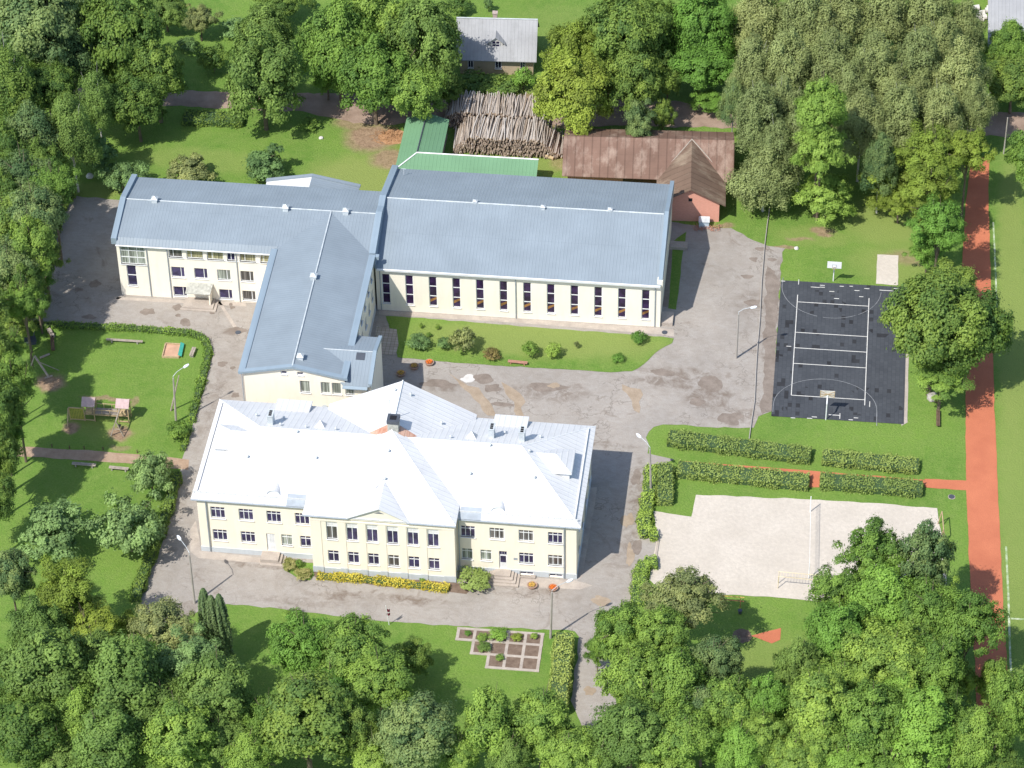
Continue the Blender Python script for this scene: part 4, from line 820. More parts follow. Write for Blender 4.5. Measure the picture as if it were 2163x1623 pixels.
m = MB(); m.slab([(-4.5, -.5, 3.0), (0, -.5, 5.55), (0, 10.3, 5.62), (-4.5, 5.2, 3.0)], .08); m.slab([(0, -.5, 5.55), (4.6, -.5, 3.0), (4.6, 10.3, 3.0), (0, 10.3, 5.62)], .08); m.build('gable_roof', 'rusty_roof_side', BS)
m = MB(); m.box(-.25, -.02, 3.3, .25, -.003, 3.8); m.build('vent_opening', 'black', BS)
m = MB(); m.box(-8.99, 6.3, 0, -3.85, 6.4, 3); m.build('barn_door', 'wood_dark', BS)
m = MB(); m.path([(-4.4, 5.3, 3.15), (-2, 8.0, 4.45), (0, 10.3, 5.7)], .09); m.path([(4.4, 5.3, 3.15), (2.2, 8.0, 4.5), (0, 10.3, 5.7)], .09); m.build('valley_flashing', 'wood_grey', BS)
# green shed
GS = empty('green_shed', (-10, 42, 0), 0, 'L-shaped low shed with green metal roof beside the log piles', 'shed')
def gs(l): return [(a+10, b-42, c) for a, b, c in l]
m = MB(); m.slab(gs([(-19.9, 38.2, 2.75), (-17.25, 40.9, 3.75), (-17.1, 50, 3.75), (-19.9, 50, 2.75)]), .08); m.slab(gs([(-17.25, 40.9, 3.75), (-14.1, 41.2, 2.75), (-14.1, 50, 2.75), (-17.1, 50, 3.75)]), .08); m.build('side_roof', 'green_roof', GS)
m = MB(); m.slab(gs([(-19.9, 38.2, 2.75), (-1.0, 38.2, 2.75), (-1.0, 40.9, 3.75), (-17.25, 40.9, 3.75)]), .08); m.slab(gs([(-1.0, 41.6, 3.35), (-14.1, 41.6, 3.35), (-17.25, 40.9, 3.75), (-1.0, 40.9, 3.75)]), .08); m.build('front_roof', 'green_roof', GS)
m = MB(); m.path(gs([(-19.9, 38.2, 2.82), (-17.25, 40.9, 3.82), (-1.0, 40.9, 3.82)]), .1); m.build('ridge_cap', 'white_paint', GS); m = MB(); m.path(gs([(-17.25, 41.0, 3.8), (-17.1, 50, 3.8)]), .09); m.build('ridge_strip', 'dark_metal', GS)
m = MB(); m.box(-9.6, -3.4, 0, 8.8, -.9, 2.7); m.box(-9.6, -.9, 0, -4.4, 7.8, 2.7); m.build('wall', 'wood_grey', GS)
# grey cottage
GH = empty('cottage', (-9.7, 68.5, 0), math.radians(3), 'small cottage with grey slate roof, one gabled dormer and brick chimney', 'house')
m = MB(); hw = [(-3.9, -3.1, 1.0, 2.2), (-.1, .8, 1.0, 2.2), (3.4, 4.1, 1.0, 2.2)]; wall_holes(m, 'x', -3.6, -5.0, 5.2, 0, 3.2, hw, .15); m.quad((5.2, -3.6, 0), (5.2, 3.6, 0), (5.2, 3.6, 3.2), (5.2, 0, 6.6), (5.2, -3.6, 3.2)); m.quad((-5, -3.6, 0), (-5, 3.6, 0), (-5, 3.6, 3.2), (-5, 0, 6.6), (-5, -3.6, 3.2)); m.quad((-5, 3.6, 0), (5.2, 3.6, 0), (5.2, 3.6, 3.2), (-5, 3.6, 3.2)); m.build('wall', 'cottage_wall', GH)
for (a, b, z0, z1) in hw: window(GH, 'x', -3.6, (a+b)/2, z0, z1, round(b-a, 2), 2, False, depth=.1)
m = MB(); m.slab([(-5.6, -4.3, 2.75), (5.7, -4.3, 2.75), (5.7, 0, 6.85), (-5.6, 0, 6.85)], .1); m.slab([(5.7, 4.3, 2.75), (-5.6, 4.3, 2.75), (-5.6, 0, 6.85), (5.7, 0, 6.85)], .1); rf = m.build('roof', 'slate_roof', GH)
m = MB(); m.tube((-5.6, 0, 6.9), (5.7, 0, 6.9), .1); m.build('ridge_cap', 'galv', rf)
m = MB(); m.box(-.55, .0, 6.2, .05, .6, 7.6); m.box(-.62, -.07, 7.6, .12, .67, 7.75); ch = m.build('chimney', 'brick_chimney', rf); 
m = MB(); m.slab([(-1.35, -3.0, 4.6), (0, -3.0, 5.75), (0, -1.1, 5.75), (-1.35, -2.3, 4.6)], .07); m.slab([(0, -3.0, 5.75), (1.35, -3.0, 4.6), (1.35, -2.3, 4.6), (0, -1.1, 5.75)], .07); dm = m.build('dormer', 'slate_roof', GH)
m = MB(); m.quad((-.95, -2.75, 4.0), (.95, -2.75, 4.0), (.95, -2.75, 4.8), (0, -2.75, 5.6), (-.95, -2.75, 4.8)); m.quad((.95, -2.75, 4.0), (.95, -2.0, 4.0), (.95, -2.0, 4.8), (.95, -2.75, 4.8)); m.quad((-.95, -2.75, 4.0), (-.95, -2.0, 4.0), (-.95, -2.0, 4.8), (-.95, -2.75, 4.8)); m.build('dormer_wall', 'rag_stone', dm)
m = MB(); m.box(-.55, -2.80, 4.05, .55, -2.76, 4.95); m.build('dormer_window', 'glass', dm)
m = MB(); 
for x in (-.56, -.02, .5): m.box(x, -2.84, 4.03, x+.07, -2.802, 4.97)
m.box(-.56, -2.86, 4.55, .57, -2.842, 4.62); m.box(-.6, -2.86, 3.98, .6, -2.8, 4.03); m.build('dormer_frame', 'white_paint', dm)
# barn top right
HB = empty('grey_barn', (64, 80, 0), math.radians(1), 'grey-roofed house at the far right edge behind the birches', 'house')
m = MB(); m.box(-5.3, -6.5, 0, 6.5, 14, 2.9); m.quad((-5.3, -6.51, 2.9), (6.5, -6.51, 2.9), (.6, -6.51, 5)); m.build('wall', 'cottage_wall', HB)
m = MB(); m.slab([(-5.9, -7.2, 3.2), (7.2, -7.2, 3.2), (7.2, 4, 6.9), (-5.9, 4, 6.9)], .12); m.slab([(7.2, 15, 3.2), (-5.9, 15, 3.2), (-5.9, 4, 6.9), (7.2, 4, 6.9)], .12); m.build('roof', 'slate_roof', HB)
m = MB(); m.box(-3.8, -7.9, 0, -2.6, -7.2, .4); m.build('porch_step', 'brick_path', HB)

# ------------------------------------------------------------------ log piles
random.seed(11)
def log_mesh(L, r, k=8):
    m = MB(); m.tube((0, 0, 0), (0, L, 0), r, r*.85, k, False); me = m.mesh('log', 'log'); return me
LOGM = []
for i in range(5):
    L = 4.6+.15*i; m = MB(); r = .062+.011*i; m.tube((0, 0, 0), (.05*(i-2), L*.5, .04), r, r*.93, 8, False); n = len(m.v); m.tube((.05*(i-2), L*.5, .04), (0, L, 0), r*.93, r*.82, 8, False)
    side = len(m.f); m.f.append(tuple(range(7, -1, -1))); m.f.append(tuple(range(n+8, n+16))); me = m.mesh('log', 'log'); me.materials.append(MATS['log_end']); me.polygons[side].material_index = 1; me.polygons[side+1].material_index = 1; LOGM.append(me)
def logpile(x0, x1, y0, ztop, ncol, label, group, seed, shift=0, endfn=None):
    random.seed(seed); xs = np.linspace(x0, x1, ncol)
    for i, x in enumerate(xs):
        o = bpy.data.objects.new('log', LOGM[random.randrange(5)]); COL.objects.link(o)
        z = ztop(x)+random.uniform(-.12, .16); o.location = (x+random.uniform(-.1, .1), y0+random.uniform(-.45, .35), z); o.rotation_euler = (random.uniform(-.03, .03), random.uniform(0, 6), random.uniform(-.10, .13)+shift)
        tag(o, label, 'log', group)
def zt_front(x):
    return max(.4, min(2.5, 2.5-max(0, (-11.0-x))*0.9-max(0, (x+1.5))*0.75))
def zt_back(x): return max(.5, 2.4-max(0, (-13.2-x))*.5-max(0, (x+2.6))*.8)
logpile(-13.1, 1.0, 46.6, zt_front, 104, 'weathered grey log lying along the top of the front log pile', 'logs on top of the front pile', 1)
logpile(-15.0, -1.6, 52.2, zt_back, 84, 'weathered grey log lying along the top of the back log pile', 'logs on top of the back pile', 2)
# ends seen in the front faces
def logface(x0, x1, y, zt, n, label, group, seed):
    random.seed(seed); placed = []; tries = 0
    while len(placed) < n and tries < 6000:
        tries += 1; x = random.uniform(x0, x1); top = zt(x)-.12
        if top < .15: continue
        z = random.uniform(.1, top)
        if any((x-a)**2+(z-b)**2 < .044 for a, b in placed): continue
        placed.append((x, z)); o = bpy.data.objects.new('log', LOGM[random.randrange(5)]); COL.objects.link(o)
        o.location = (x, y+random.uniform(-.45, .25)-(2.5-z)*.25, z); o.rotation_euler = (random.uniform(-.02, .04), random.uniform(0, 6), random.uniform(-.09, .09)); tag(o, label, 'log', group)
logface(-13.2, 1.0, 46.7, zt_front, 84, 'log with its cut end showing in the front face of the front pile', 'logs in the front face of the front pile', 3)
logface(-13.8, -1.0, 52.2, lambda x: zt_back(x), 18, 'log with its cut end showing in the front face of the back pile', 'logs in the front face of the back pile', 4)
# inner mass of both piles, uncountable
m = MB(); random.seed(9)
for (x0, x1, y0, zt, n) in ((-13.1, 1.0, 46.9, zt_front, 900), (-14.8, -1.4, 52.5, zt_back, 600)):
    for i in range(n):
        x = random.uniform(x0, x1); z = random.uniform(.1, max(.15, zt(x)-.06)); r = random.uniform(.07, .13); y = y0+random.uniform(-.55, .2)-(2.5-z)*.2; m.tube((x, y, z), (x+random.uniform(-.3, .3), y+4.5, z), r, r*.85, 6)
for (x0, x1, y0, zt) in ((-12.6, .6, 47.3, zt_front), (-14.4, -1.8, 52.9, zt_back)):
    for i in range(30):
        xa = x0+(x1-x0)*i/30; xb = x0+(x1-x0)*(i+1)/30; h = max(.1, zt((xa+xb)/2)-.35); m.box(xa, y0, 0, xb-.002, y0+4, h)
tag(m.build('log_pile_core', 'log_core'), 'mass of logs inside the two log piles', 'log pile', kind='stuff')
random.seed(21)
for i in range(9):
    o = bpy.data.objects.new('log', LOGM[4]); COL.objects.link(o); o.location = (1.25+.24*(i % 5)+random.uniform(-.05, .05), 46.6+random.uniform(-.4, .4), .18+.3*(i//5)); o.rotation_euler = (0, 0, random.uniform(-.15, .12)); tag(o, 'brown log lying low at the right end of the front pile', 'log', 'low logs beside the pile')
x, y = g(1161, 336); m = MB(); m.tube((-.55, .2, .28), (.55, -.15, .28), .27, .25, 10); o = m.build('log', 'wood_new'); o.location = (x, y, 0); tag(o, 'short pale thick log alone on the grass by the green shed', 'log')

# ------------------------------------------------------------------ foliage
def leaf_cloud(P, Nn, size, rng, aspect=0.62, jit=0.35):
    """quads centred at P with normals Nn (n,3)"""
    n = len(P); Nn = Nn/np.maximum(1e-6, np.linalg.norm(Nn, axis=1, keepdims=True))
    ref = rng.normal(size=(n, 3)); a = np.cross(Nn, ref); a /= np.maximum(1e-6, np.linalg.norm(a, axis=1, keepdims=True)); b = np.cross(Nn, a)
    s = size*(1+jit*(rng.random(n)*2-1))[:, None]*0.5
    v = np.empty((n, 4, 3)); v[:, 0] = P-a*s; v[:, 1] = P-b*s*aspect+Nn*s*.18; v[:, 2] = P+a*s; v[:, 3] = P+b*s*aspect+Nn*s*.18
    return v.reshape(-1, 3)
def mesh_from(V, tint, name, extra=None):
    n = len(V)//4; me = bpy.data.meshes.new(name); me.vertices.add(len(V)); me.vertices.foreach_set('co', V.astype(np.float32).ravel())
    me.loops.add(4*n); me.loops.foreach_set('vertex_index', np.arange(4*n, dtype=np.int32)); me.polygons.add(n); me.polygons.foreach_set('loop_start', np.arange(0, 4*n, 4, dtype=np.int32)); me.polygons.foreach_set('loop_total', np.full(n, 4, dtype=np.int32))
    me.update(calc_edges=True); at = me.attributes.new('tint', 'FLOAT', 'POINT'); at.data.foreach_set('value', np.repeat(tint, 4).astype(np.float32)); me.materials.append(MATS['leaf_green']); return me
def sphere_pts(n, rng): 
    p = rng.normal(size=(n, 3)); return p/np.linalg.norm(p, axis=1, keepdims=True)
def crown_mesh(name, R, A, nclump, nleaf, lsize, seed, crad=(.20, .34), droop=0.0, low=-0.55, taper=0.0, core=0.15, spread=(.62, .90), irr=0.22):
    rng = np.random.default_rng(seed); C = []; tries = 0
    mind = 1.15*math.sqrt(4*PI*0.7/nclump)*0.62
    while len(C) < nclump and tries < 20000:
        tries += 1; d = sphere_pts(1, rng)[0]
        if d[2] < low: continue
        lob = 1+irr*math.sin(2.3*d[0]*2+seed)*math.cos(3.1*d[1]*2+seed*1.7)+irr*.6*math.sin(4*d[2]+seed*2.1)
        r = rng.uniform(*spread)*lob; c = d*r
        if taper: k = 1-taper*max(0, (c[2]+.2)); c[0] *= k; c[1] *= k
        if any(np.linalg.norm(c-q) < mind*.8 for q, _ in C) and tries < 12000: continue
        C.append((c, rng.uniform(*crad)))
    nc = len(C); per = nleaf//nc; Ps, Ns, Ts = [], [], []; S = np.array([R, R, A])
    Rm = (R*R*A)**(1/3)
    for c, cr in C:
        k = int(per*(cr/np.mean([q[1] for q in C]))**2); d = sphere_pts(k, rng); d[:, 2] = np.where(d[:, 2] < -.3, -d[:, 2]*.6, d[:, 2]); d = d*rng.uniform(.75, 1.3, 3)
        rad = cr*Rm*(0.55+0.5*rng.random(k)**.5)*(1+.28*np.sin(d[:, 0]*5+c[0]*9)*np.sin(d[:, 1]*5+c[1]*7)); p = c*S+d*rad[:, None]
        if droop: p[:, 2] -= droop*rng.random(k)**1.5*(1.2+0*d[:, 2]); p[:, 0:2] += (c*S)[:2]*0.03
        cn = c*S/np.array([R, R, A])**2; cn = cn/np.linalg.norm(cn)
        nn = d*0.85+cn*0.5+np.array([0, 0, .25])+rng.normal(size=(k, 3))*.34
        far = rng.random(k) < .10; p = p+d*(far*rng.random(k)*cr*Rm*.75)[:, None]
        Ps.append(p); Ns.append(nn); Ts.append(np.clip(rng.normal(rng.uniform(.1, .9), .16, k), 0, 1))
    k = int(nleaf*core); d = sphere_pts(k, rng); p = d*(rng.random(k)**.4*0.62)[:, None]*S; Ps.append(p); Ns.append(rng.normal(size=(k, 3))); Ts.append(rng.random(k)*.4)  # inner fill leaves get a darker tint: crown shade put into their colour
    P = np.vstack(Ps); Nn = np.vstack(Ns); T = np.concatenate(Ts); V = leaf_cloud(P, Nn, lsize, rng)
    return mesh_from(V, T, name), [c*S for c, _ in C]
def trunk_mesh(name, R, A, cl, seed, mat, r0=.28, nl=9, reach=.9, base=3.0):
    rng = random.Random(seed); m = MB()   # origin at crown centre; trunk goes down to -A-base
    zb = -A-base; top = Vector((0, 0, A*.55)); pts = [Vector((rng.uniform(-.15, .15), rng.uniform(-.15, .15), zb+(A*1.5+base)*t)) for t in (0, .25, .5, .75, 1)]; pts[0] = Vector((0, 0, zb))
    m.path(pts, [r0*1.15, r0*.9, r0*.7, r0*.45, r0*.15], 8)
    for c in rng.sample(cl, min(nl, len(cl))):
        c = Vector(c); t = rng.uniform(.3, .8); z = zb+(A*1.5+base)*t; s = Vector((0, 0, min(z, c.z-.2))); mid = s.lerp(c*reach, .5)+Vector((rng.uniform(-.3, .3), rng.uniform(-.3, .3), rng.uniform(.1, .5))); m.path([s, mid, c*reach], [r0*.42, r0*.25, r0*.07], 5)
    return m.mesh(name, mat)
TPL = {}
def mktpl(kind, variants, R, A, base, **k):
    L = []; mat = k.pop('bark', 'bark'); r0 = k.pop('r0', .28); nl = k.pop('nl', 9); reach = k.pop('reach', .9)
    for i in range(variants):
        cm, cl = crown_mesh('crown_'+kind, R, A, seed=100*len(TPL)+i*7+3, **k); tm = trunk_mesh('trunk_'+kind, R, A, cl, 31*i+5, mat, r0, nl, reach, base); L.append((cm, tm))
    TPL[kind] = (L, R, A, base)
mktpl('round', 5, 5.0, 5.0, 2.5, nclump=105, nleaf=27000, lsize=.34, crad=(.10, .26), irr=.24)
mktpl('loose', 4, 5.0, 5.2, 2.5, nclump=72, nleaf=19000, lsize=.34, crad=(.10, .26), irr=.36, core=.10, low=-.75, spread=(.5, .95))
mktpl('tall', 3, 4.0, 6.5, 2.5, nclump=100, nleaf=24000, lsize=.33, crad=(.10, .25), taper=.25, irr=.2)
mktpl('birch', 5, 3.6, 6.4, 3.0, nclump=85, nleaf=27000, lsize=.26, crad=(.10, .24), droop=1.5, taper=.30, core=.12, bark='birch_bark', r0=.17, nl=22, reach=1.14, irr=.26)
mktpl('apple', 4, 3.2, 2.2, .9, nclump=40, nleaf=8500, lsize=.30, crad=(.16, .30), irr=.34, core=.12, low=-.35, spread=(.5, .98), r0=.15)
mktpl('bush', 4, 1.2, 1.0, .1, nclump=16, nleaf=1500, lsize=.20, crad=(.24, .38), low=-.2, r0=.05, irr=.15)
def thuja_mesh():
    rng = np.random.default_rng(4); n = 4200; h = rng.random(n)**.8; t = rng.random(n)*2*PI; r = .95*np.sqrt(np.clip(1-h**2.6, 0, 1))*(.85+.2*np.sin(t*7+h*9))*(0.85+.2*rng.random(n))
    P = np.stack([r*np.cos(t), r*np.sin(t), h*7.0-3.5+.1], 1); N = np.stack([np.cos(t), np.sin(t), .5+h], 1)+rng.normal(size=(n, 3))*.3; return mesh_from(leaf_cloud(P, N, .24, rng), rng.random(n), 'crown_thuja')
m = MB(); m.tube((0, 0, -3.6), (0, 0, 2), .15, .05); TPL['thuja'] = ([(thuja_mesh(), m.mesh('trunk_thuja', 'bark'))], .95, 3.5, .1)
TC = [0]
def tree(px, py, hw, hh, kind, mat, label, group=None, base=None, nm='tree', cat='tree', amax=1.9):
    L, R, A, B = TPL[kind]; cm, tm = L[TC[0] % len(L)]; TC[0] += 1
    x, y = g(px, py, 6 if kind in ('round', 'loose', 'tall', 'birch') else 1); s = pxm(x, y, 5); r = hw/s*.96
    a = math.sqrt(max((hh/s*.97)**2-(.658*r)**2, (.35*r)**2))/.753; a = min(a, amax*r); b = B*(a/A) if base is None else base
    if base is not None and kind != 'bush': pass
    elif kind in ('round', 'loose', 'tall', 'birch'):
        b = min(max(b, 1.3), 3.2)
        if 200 < px < 640 and py < 260: b = 1.5
        if px < 125 and py < 1110: b = 8.0 if 380 < py < 700 else (9.0 if 700 <= py < 900 else 5.5)
        elif py > 1160 and r > 2.2: b = 6.5
        elif px > 1880 and 600 < py < 800: b = 4.2
        elif px > 1860 and 300 < py < 560: b = 5.5
        elif kind == 'birch': b = 4.0
    zc = a*0.97+b; x, y = g(px, py, zc)
    rnd = random.Random(TC[0]*13+5)
    t = empty(nm, (x, y, 0), rnd.uniform(0, 6.28), label, cat, group)
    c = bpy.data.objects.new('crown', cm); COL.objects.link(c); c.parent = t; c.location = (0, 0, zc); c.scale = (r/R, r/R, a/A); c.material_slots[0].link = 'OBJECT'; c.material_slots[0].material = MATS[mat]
    k = bpy.data.objects.new('trunk', tm); COL.objects.link(k); k.parent = t; k.location = (0, 0, zc); k.scale = (r/R, r/R, zc/(A+B))
    return t
def bush(px, py, hw, hh, mat, label, group=None, z=0):
    return tree(px, py, hw, hh, 'bush', mat, label, group, base=.05, nm='shrub', cat='shrub')
exec_trees = []
TREES = [
 # far left, top
 (70, 70, 95, 105, 'round', 'leaf_teal', 'blue-green tree in the top left corner'), (150, 120, 55, 90, 'tall', 'leaf_teal', 'narrow blue-green tree just right of the top left corner tree'),
 (20, 190, 60, 90, 'birch', 'leaf_dark', 'drooping dark tree at the left edge near the top'), (255, 95, 85, 110, 'round', 'leaf_dark', 'big dark tree above the dirt road, left of the lit garden lawn'), (330, 160, 55, 95, 'tall', 'leaf_dark', 'dark tree bordering the dirt road, left of the small dark spruce'),
 (290, 225, 62, 68, 'round', 'leaf_dark', 'dark tree hanging over the top left end of the back lawn'), (150, 280, 52, 92, 'birch', 'leaf_olive', 'weeping tree left of the back lawn'), (205, 215, 42, 80, 'birch', 'leaf_olive', 'slim weeping tree between the dark trees and the back lawn'),
 (70, 285, 60, 75, 'birch', 'leaf_teal', 'dark drooping tree inside the left wood, above the shaded yard'), (10, 330, 60, 70, 'round', 'leaf_dark', 'dark tree at the left edge level with the back lawn'), (50, 395, 68, 64, 'round', 'leaf_teal', 'tree left of the shaded yard, upper end'),
 (25, 465, 70, 68, 'round', 'leaf_dark', 'dark tree at the left edge beside the shaded yard'), (66, 525, 50, 58, 'round', 'leaf_green', 'green tree leaning over the shaded yard', 9.0), (15, 570, 60, 62, 'round', 'leaf_teal', 'tree at the left edge above the playground'),
 (48, 640, 42, 46, 'loose', 'leaf_green', 'tree at the top left corner of the playground hedge'), (-40, 680, 60, 70, 'round', 'leaf_dark', 'dark tree partly outside the left edge beside the playground'), (28, 735, 26, 34, 'loose', 'leaf_green', 'small light tree over the tilted wooden pole in the playground'),
 (30, 815, 50, 55, 'loose', 'leaf_green', 'tree at the left edge left of the climbing frame'), (-20, 870, 60, 75, 'round', 'leaf_dark', 'dark tree at the left edge where the brick path starts'), (-10, 960, 48, 70, 'round', 'leaf_dark', 'dark tree at the left edge below the brick path'), (-25, 1060, 55, 62, 'round', 'leaf_dark', 'dark tree at the left edge beside the lower lawn'),
 (350, 20, 45, 40, 'round', 'leaf_olive', 'olive tree at the top edge left of the garden lawn'), (422, 42, 34, 34, 'loose', 'leaf_grey', 'small greyish garden tree at the top edge'), (450, 128, 32, 32, 'bush', 'leaf_dark', 'small dark spruce-like tree on the garden lawn'), (395, 95, 22, 18, 'bush', 'leaf_apple', 'low light bush on the garden lawn'), (500, 60, 35, 16, 'bush', 'leaf_apple', 'pale bush strip at the back of the garden lawn'),
 (560, 80, 62, 75, 'round', 'leaf_olive', 'olive tree top above the dirt road bend'), (555, 175, 82, 95, 'round', 'leaf_olive', 'large olive tree standing between dirt road and back lawn'), (590, 10, 50, 40, 'loose', 'leaf_dark', 'dark tree at the top edge behind the large olive tree'),
 (715, 95, 78, 95, 'round', 'leaf_green', 'bright green maple left of the cottage, outer one'), (800, 60, 75, 85, 'round', 'leaf_green', 'green maple rising at the top edge left of the cottage'), (895, 90, 80, 100, 'round', 'leaf_olive', 'tree shading the left end of the cottage roof'), (790, 165, 80, 82, 'round', 'leaf_green', 'green maple hanging over the bare dirt patch'), (880, 195, 62, 68, 'round', 'leaf_green', 'green tree hanging over the green shed roof'), (950, 190, 30, 34, 'loose', 'leaf_dark', 'dark tree at the left end of the back log pile'),
 (1010, 178, 42, 20, 'bush', 'leaf_dark', 'dark shaded shrub in front of the cottage, left one'), (1060, 185, 40, 20, 'bush', 'leaf_dark', 'dark shaded shrub in front of the cottage, middle one'), (1105, 168, 26, 26, 'bush', 'leaf_bright', 'bright green bush at the right front corner of the cottage'), (970, 15, 28, 22, 'bush', 'leaf_dark', 'dark bush behind the left end of the cottage roof'), (1032, 12, 10, 14, 'bush', 'leaf_apple', 'small pale bush behind the cottage chimney'), (660, 8, 10, 10, 'bush', 'leaf_dark', 'tiny dark bush on the grass near the top edge'),
 (1210, 110, 62, 72, 'round', 'leaf_yellow', 'yellow-green tree right of the cottage, upper crown'), (1212, 205, 80, 80, 'round', 'leaf_yellow', 'wide yellow-green tree right of the log piles'), (1325, 80, 85, 95, 'round', 'leaf_dark', 'dark grey-green tree above the yellow-green one'), (1345, 170, 62, 80, 'loose', 'leaf_dark', 'dark tree behind the long brown shed roof'), (1352, 272, 38, 50, 'loose', 'leaf_teal', 'small dark tree hanging over the brown shed roof'), (1400, 245, 24, 40, 'loose', 'leaf_dark', 'narrow dark tree behind the middle of the brown shed roof'),
 (1485, 70, 68, 78, 'round', 'leaf_bright', 'bright green maple above the road, upper crown'), (1478, 140, 70, 62, 'round', 'leaf_bright', 'bright green maple with bare lower trunk behind the shed'), (1495, 215, 36, 24, 'loose', 'leaf_bright', 'low bright bough tree behind the brown shed roof'),
 # birch grove
 (1600, 40, 55, 80, 'birch', 'leaf_birch', 'birch at the top left of the birch grove'), (1590, 150, 50, 85, 'birch', 'leaf_birch', 'birch on the left flank of the grove beside the bright maple'), (1600, 260, 55, 85, 'birch', 'leaf_birch', 'birch on the left flank of the grove above the shed roof end'), (1615, 370, 62, 78, 'birch', 'leaf_birch', 'lowest birch of the grove beside the brick shed', 0.8),
 (1690, 45, 58, 85, 'birch', 'leaf_birch', 'second birch from the left along the top edge'), (1780, 35, 58, 85, 'birch', 'leaf_birch', 'third birch from the left along the top edge'), (1870, 40, 58, 85, 'birch', 'leaf_birch', 'fourth birch from the left along the top edge'), (1960, 35, 58, 85, 'birch', 'leaf_birch', 'fifth birch from the left along the top edge'), (2035, 60, 42, 75, 'birch', 'leaf_birch', 'birch nearest the grey roof at the top right'),
 (1665, 150, 55, 82, 'birch', 'leaf_birch', 'birch in the second row left of the bright narrow tree'), (1755, 140, 55, 85, 'birch', 'leaf_birch', 'birch directly above the bright narrow tree'), (1845, 150, 58, 85, 'birch', 'leaf_birch', 'birch at the centre of the grove'), (1940, 145, 55, 88, 'birch', 'leaf_birch', 'white-stemmed birch right of the grove centre'), (2030, 160, 55, 88, 'birch', 'leaf_birch', 'birch with pale forked stem on the right flank of the grove'),
 (1690, 300, 45, 85, 'birch', 'leaf_birch', 'birch just left of the bright narrow tree'), (1820, 260, 55, 80, 'birch', 'leaf_birch', 'birch just right of the bright narrow tree'), (1900, 255, 55, 80, 'birch', 'leaf_birch', 'birch above the yellow-green maples'), (1985, 250, 50, 72, 'birch', 'leaf_birch', 'birch at the right above the yellow-green maples'), (2050, 225, 42, 60, 'birch', 'leaf_birch', 'lowest birch on the right flank, by the dirt road'), (1860, 345, 40, 60, 'birch', 'leaf_teal', 'dull dark birch between the bright and the yellow-green trees'),
 (1735, 232, 48, 74, 'tall', 'leaf_lime', 'bright narrow tree standing in front of the birches, upper', 12.0), (1735, 315, 52, 58, 'loose', 'leaf_lime', 'bright tree below the narrow one, in front of the birches', 8.0), (1745, 410, 62, 52, 'loose', 'leaf_lime', 'bright tree at the grove foot above the worn path'),
 (1880, 375, 62, 55, 'loose', 'leaf_yellow', 'yellow-green maple left of the running track', 2.0), (1970, 320, 60, 55, 'loose', 'leaf_yellow', 'yellow-green maple right of the dull birch', 8.0), (2045, 320, 50, 48, 'loose', 'leaf_yellow', 'yellow-tipped maple over the top end of the running track', 8.0), (1900, 425, 40, 38, 'loose', 'leaf_yellow', 'low yellow-green maple over the worn grass', 1.5), (1965, 400, 60, 55, 'loose', 'leaf_yellow', 'yellow-green maple beside the top end of the track', 7.0), (1985, 480, 56, 60, 'loose', 'leaf_bright', 'yellowish maple beside the track above the big dark maple', 7.0), (1960, 530, 38, 38, 'loose', 'leaf_bright', 'small light maple at the upper left of the big dark maple', 1.5),
 (1975, 700, 100, 105, 'round', 'leaf_dark', 'big dark green maple between court and track, left half'), (2050, 690, 85, 90, 'round', 'leaf_dark', 'big maple hanging over the running track'), (2000, 610, 70, 55, 'round', 'leaf_dark', 'maple top above the court corner'), (1990, 790, 60, 42, 'loose', 'leaf_green', 'low maple beside the court, above the rock'),
 (2130, 95, 48, 52, 'round', 'leaf_green', 'green tree in front of the grey roof at the right edge'), (2140, 180, 60, 55, 'round', 'leaf_dark', 'dark tree at the right edge above the dirt road'), (2100, 150, 26, 36, 'loose', 'leaf_dark', 'narrow dark tree between the birches and the right edge tree'), (2190, 330, 60, 60, 'round', 'leaf_green', 'tree partly outside the right edge below the road'),
 # bottom left
 (110, 1125, 78, 62, 'apple', 'leaf_apple', 'wide apple tree on the lower left lawn'), (272, 1112, 68, 60, 'apple', 'leaf_apple', 'apple tree beside the lane hedge'), (320, 1002, 48, 45, 'apple', 'leaf_apple', 'small apple tree at the end of the brick path'), (375, 911, 25, 22, 'bush', 'leaf_green', 'round bush under the playground lamp'),
 (210, 330, 42, 38, 'apple', 'leaf_apple', 'apple tree at the left end of the back lawn, by the white stone'), (258, 372, 42, 36, 'apple', 'leaf_apple', 'apple tree touching the corner of the blue roof'), (400, 362, 48, 36, 'apple', 'leaf_grey', 'greyish apple tree behind the classroom roof'), (562, 350, 50, 38, 'apple', 'leaf_apple', 'apple tree behind the classroom roof, right one'),
 (20, 1215, 50, 62, 'round', 'leaf_teal', 'dark tree at the left edge beside the yellow maple'), (140, 1250, 72, 70, 'loose', 'leaf_yellow', 'yellow-green maple below the wide apple tree'), (180, 1325, 72, 48, 'loose', 'leaf_yellow', 'yellow-green maple, lower one at the bottom left'), (270, 1330, 40, 40, 'loose', 'leaf_yellow', 'small yellowish tree beside the lane end'),
 (345, 1330, 70, 62, 'loose', 'leaf_grey', 'grey-green tree at the foot of the left lamp'), (400, 1400, 68, 66, 'loose', 'leaf_apple', 'green tree left of the three thujas'), (75, 1330, 60, 62, 'round', 'leaf_olive', 'olive tree at the left between yellow maple and frame edge'), (95, 1410, 88, 104, 'tall', 'leaf_olive', 'big olive tree at the lower left'), (270, 1440, 90, 106, 'tall', 'leaf_olive', 'big olive linden left of centre at the bottom'), (455, 1470, 80, 94, 'tall', 'leaf_olive', 'olive linden below the three thujas'),
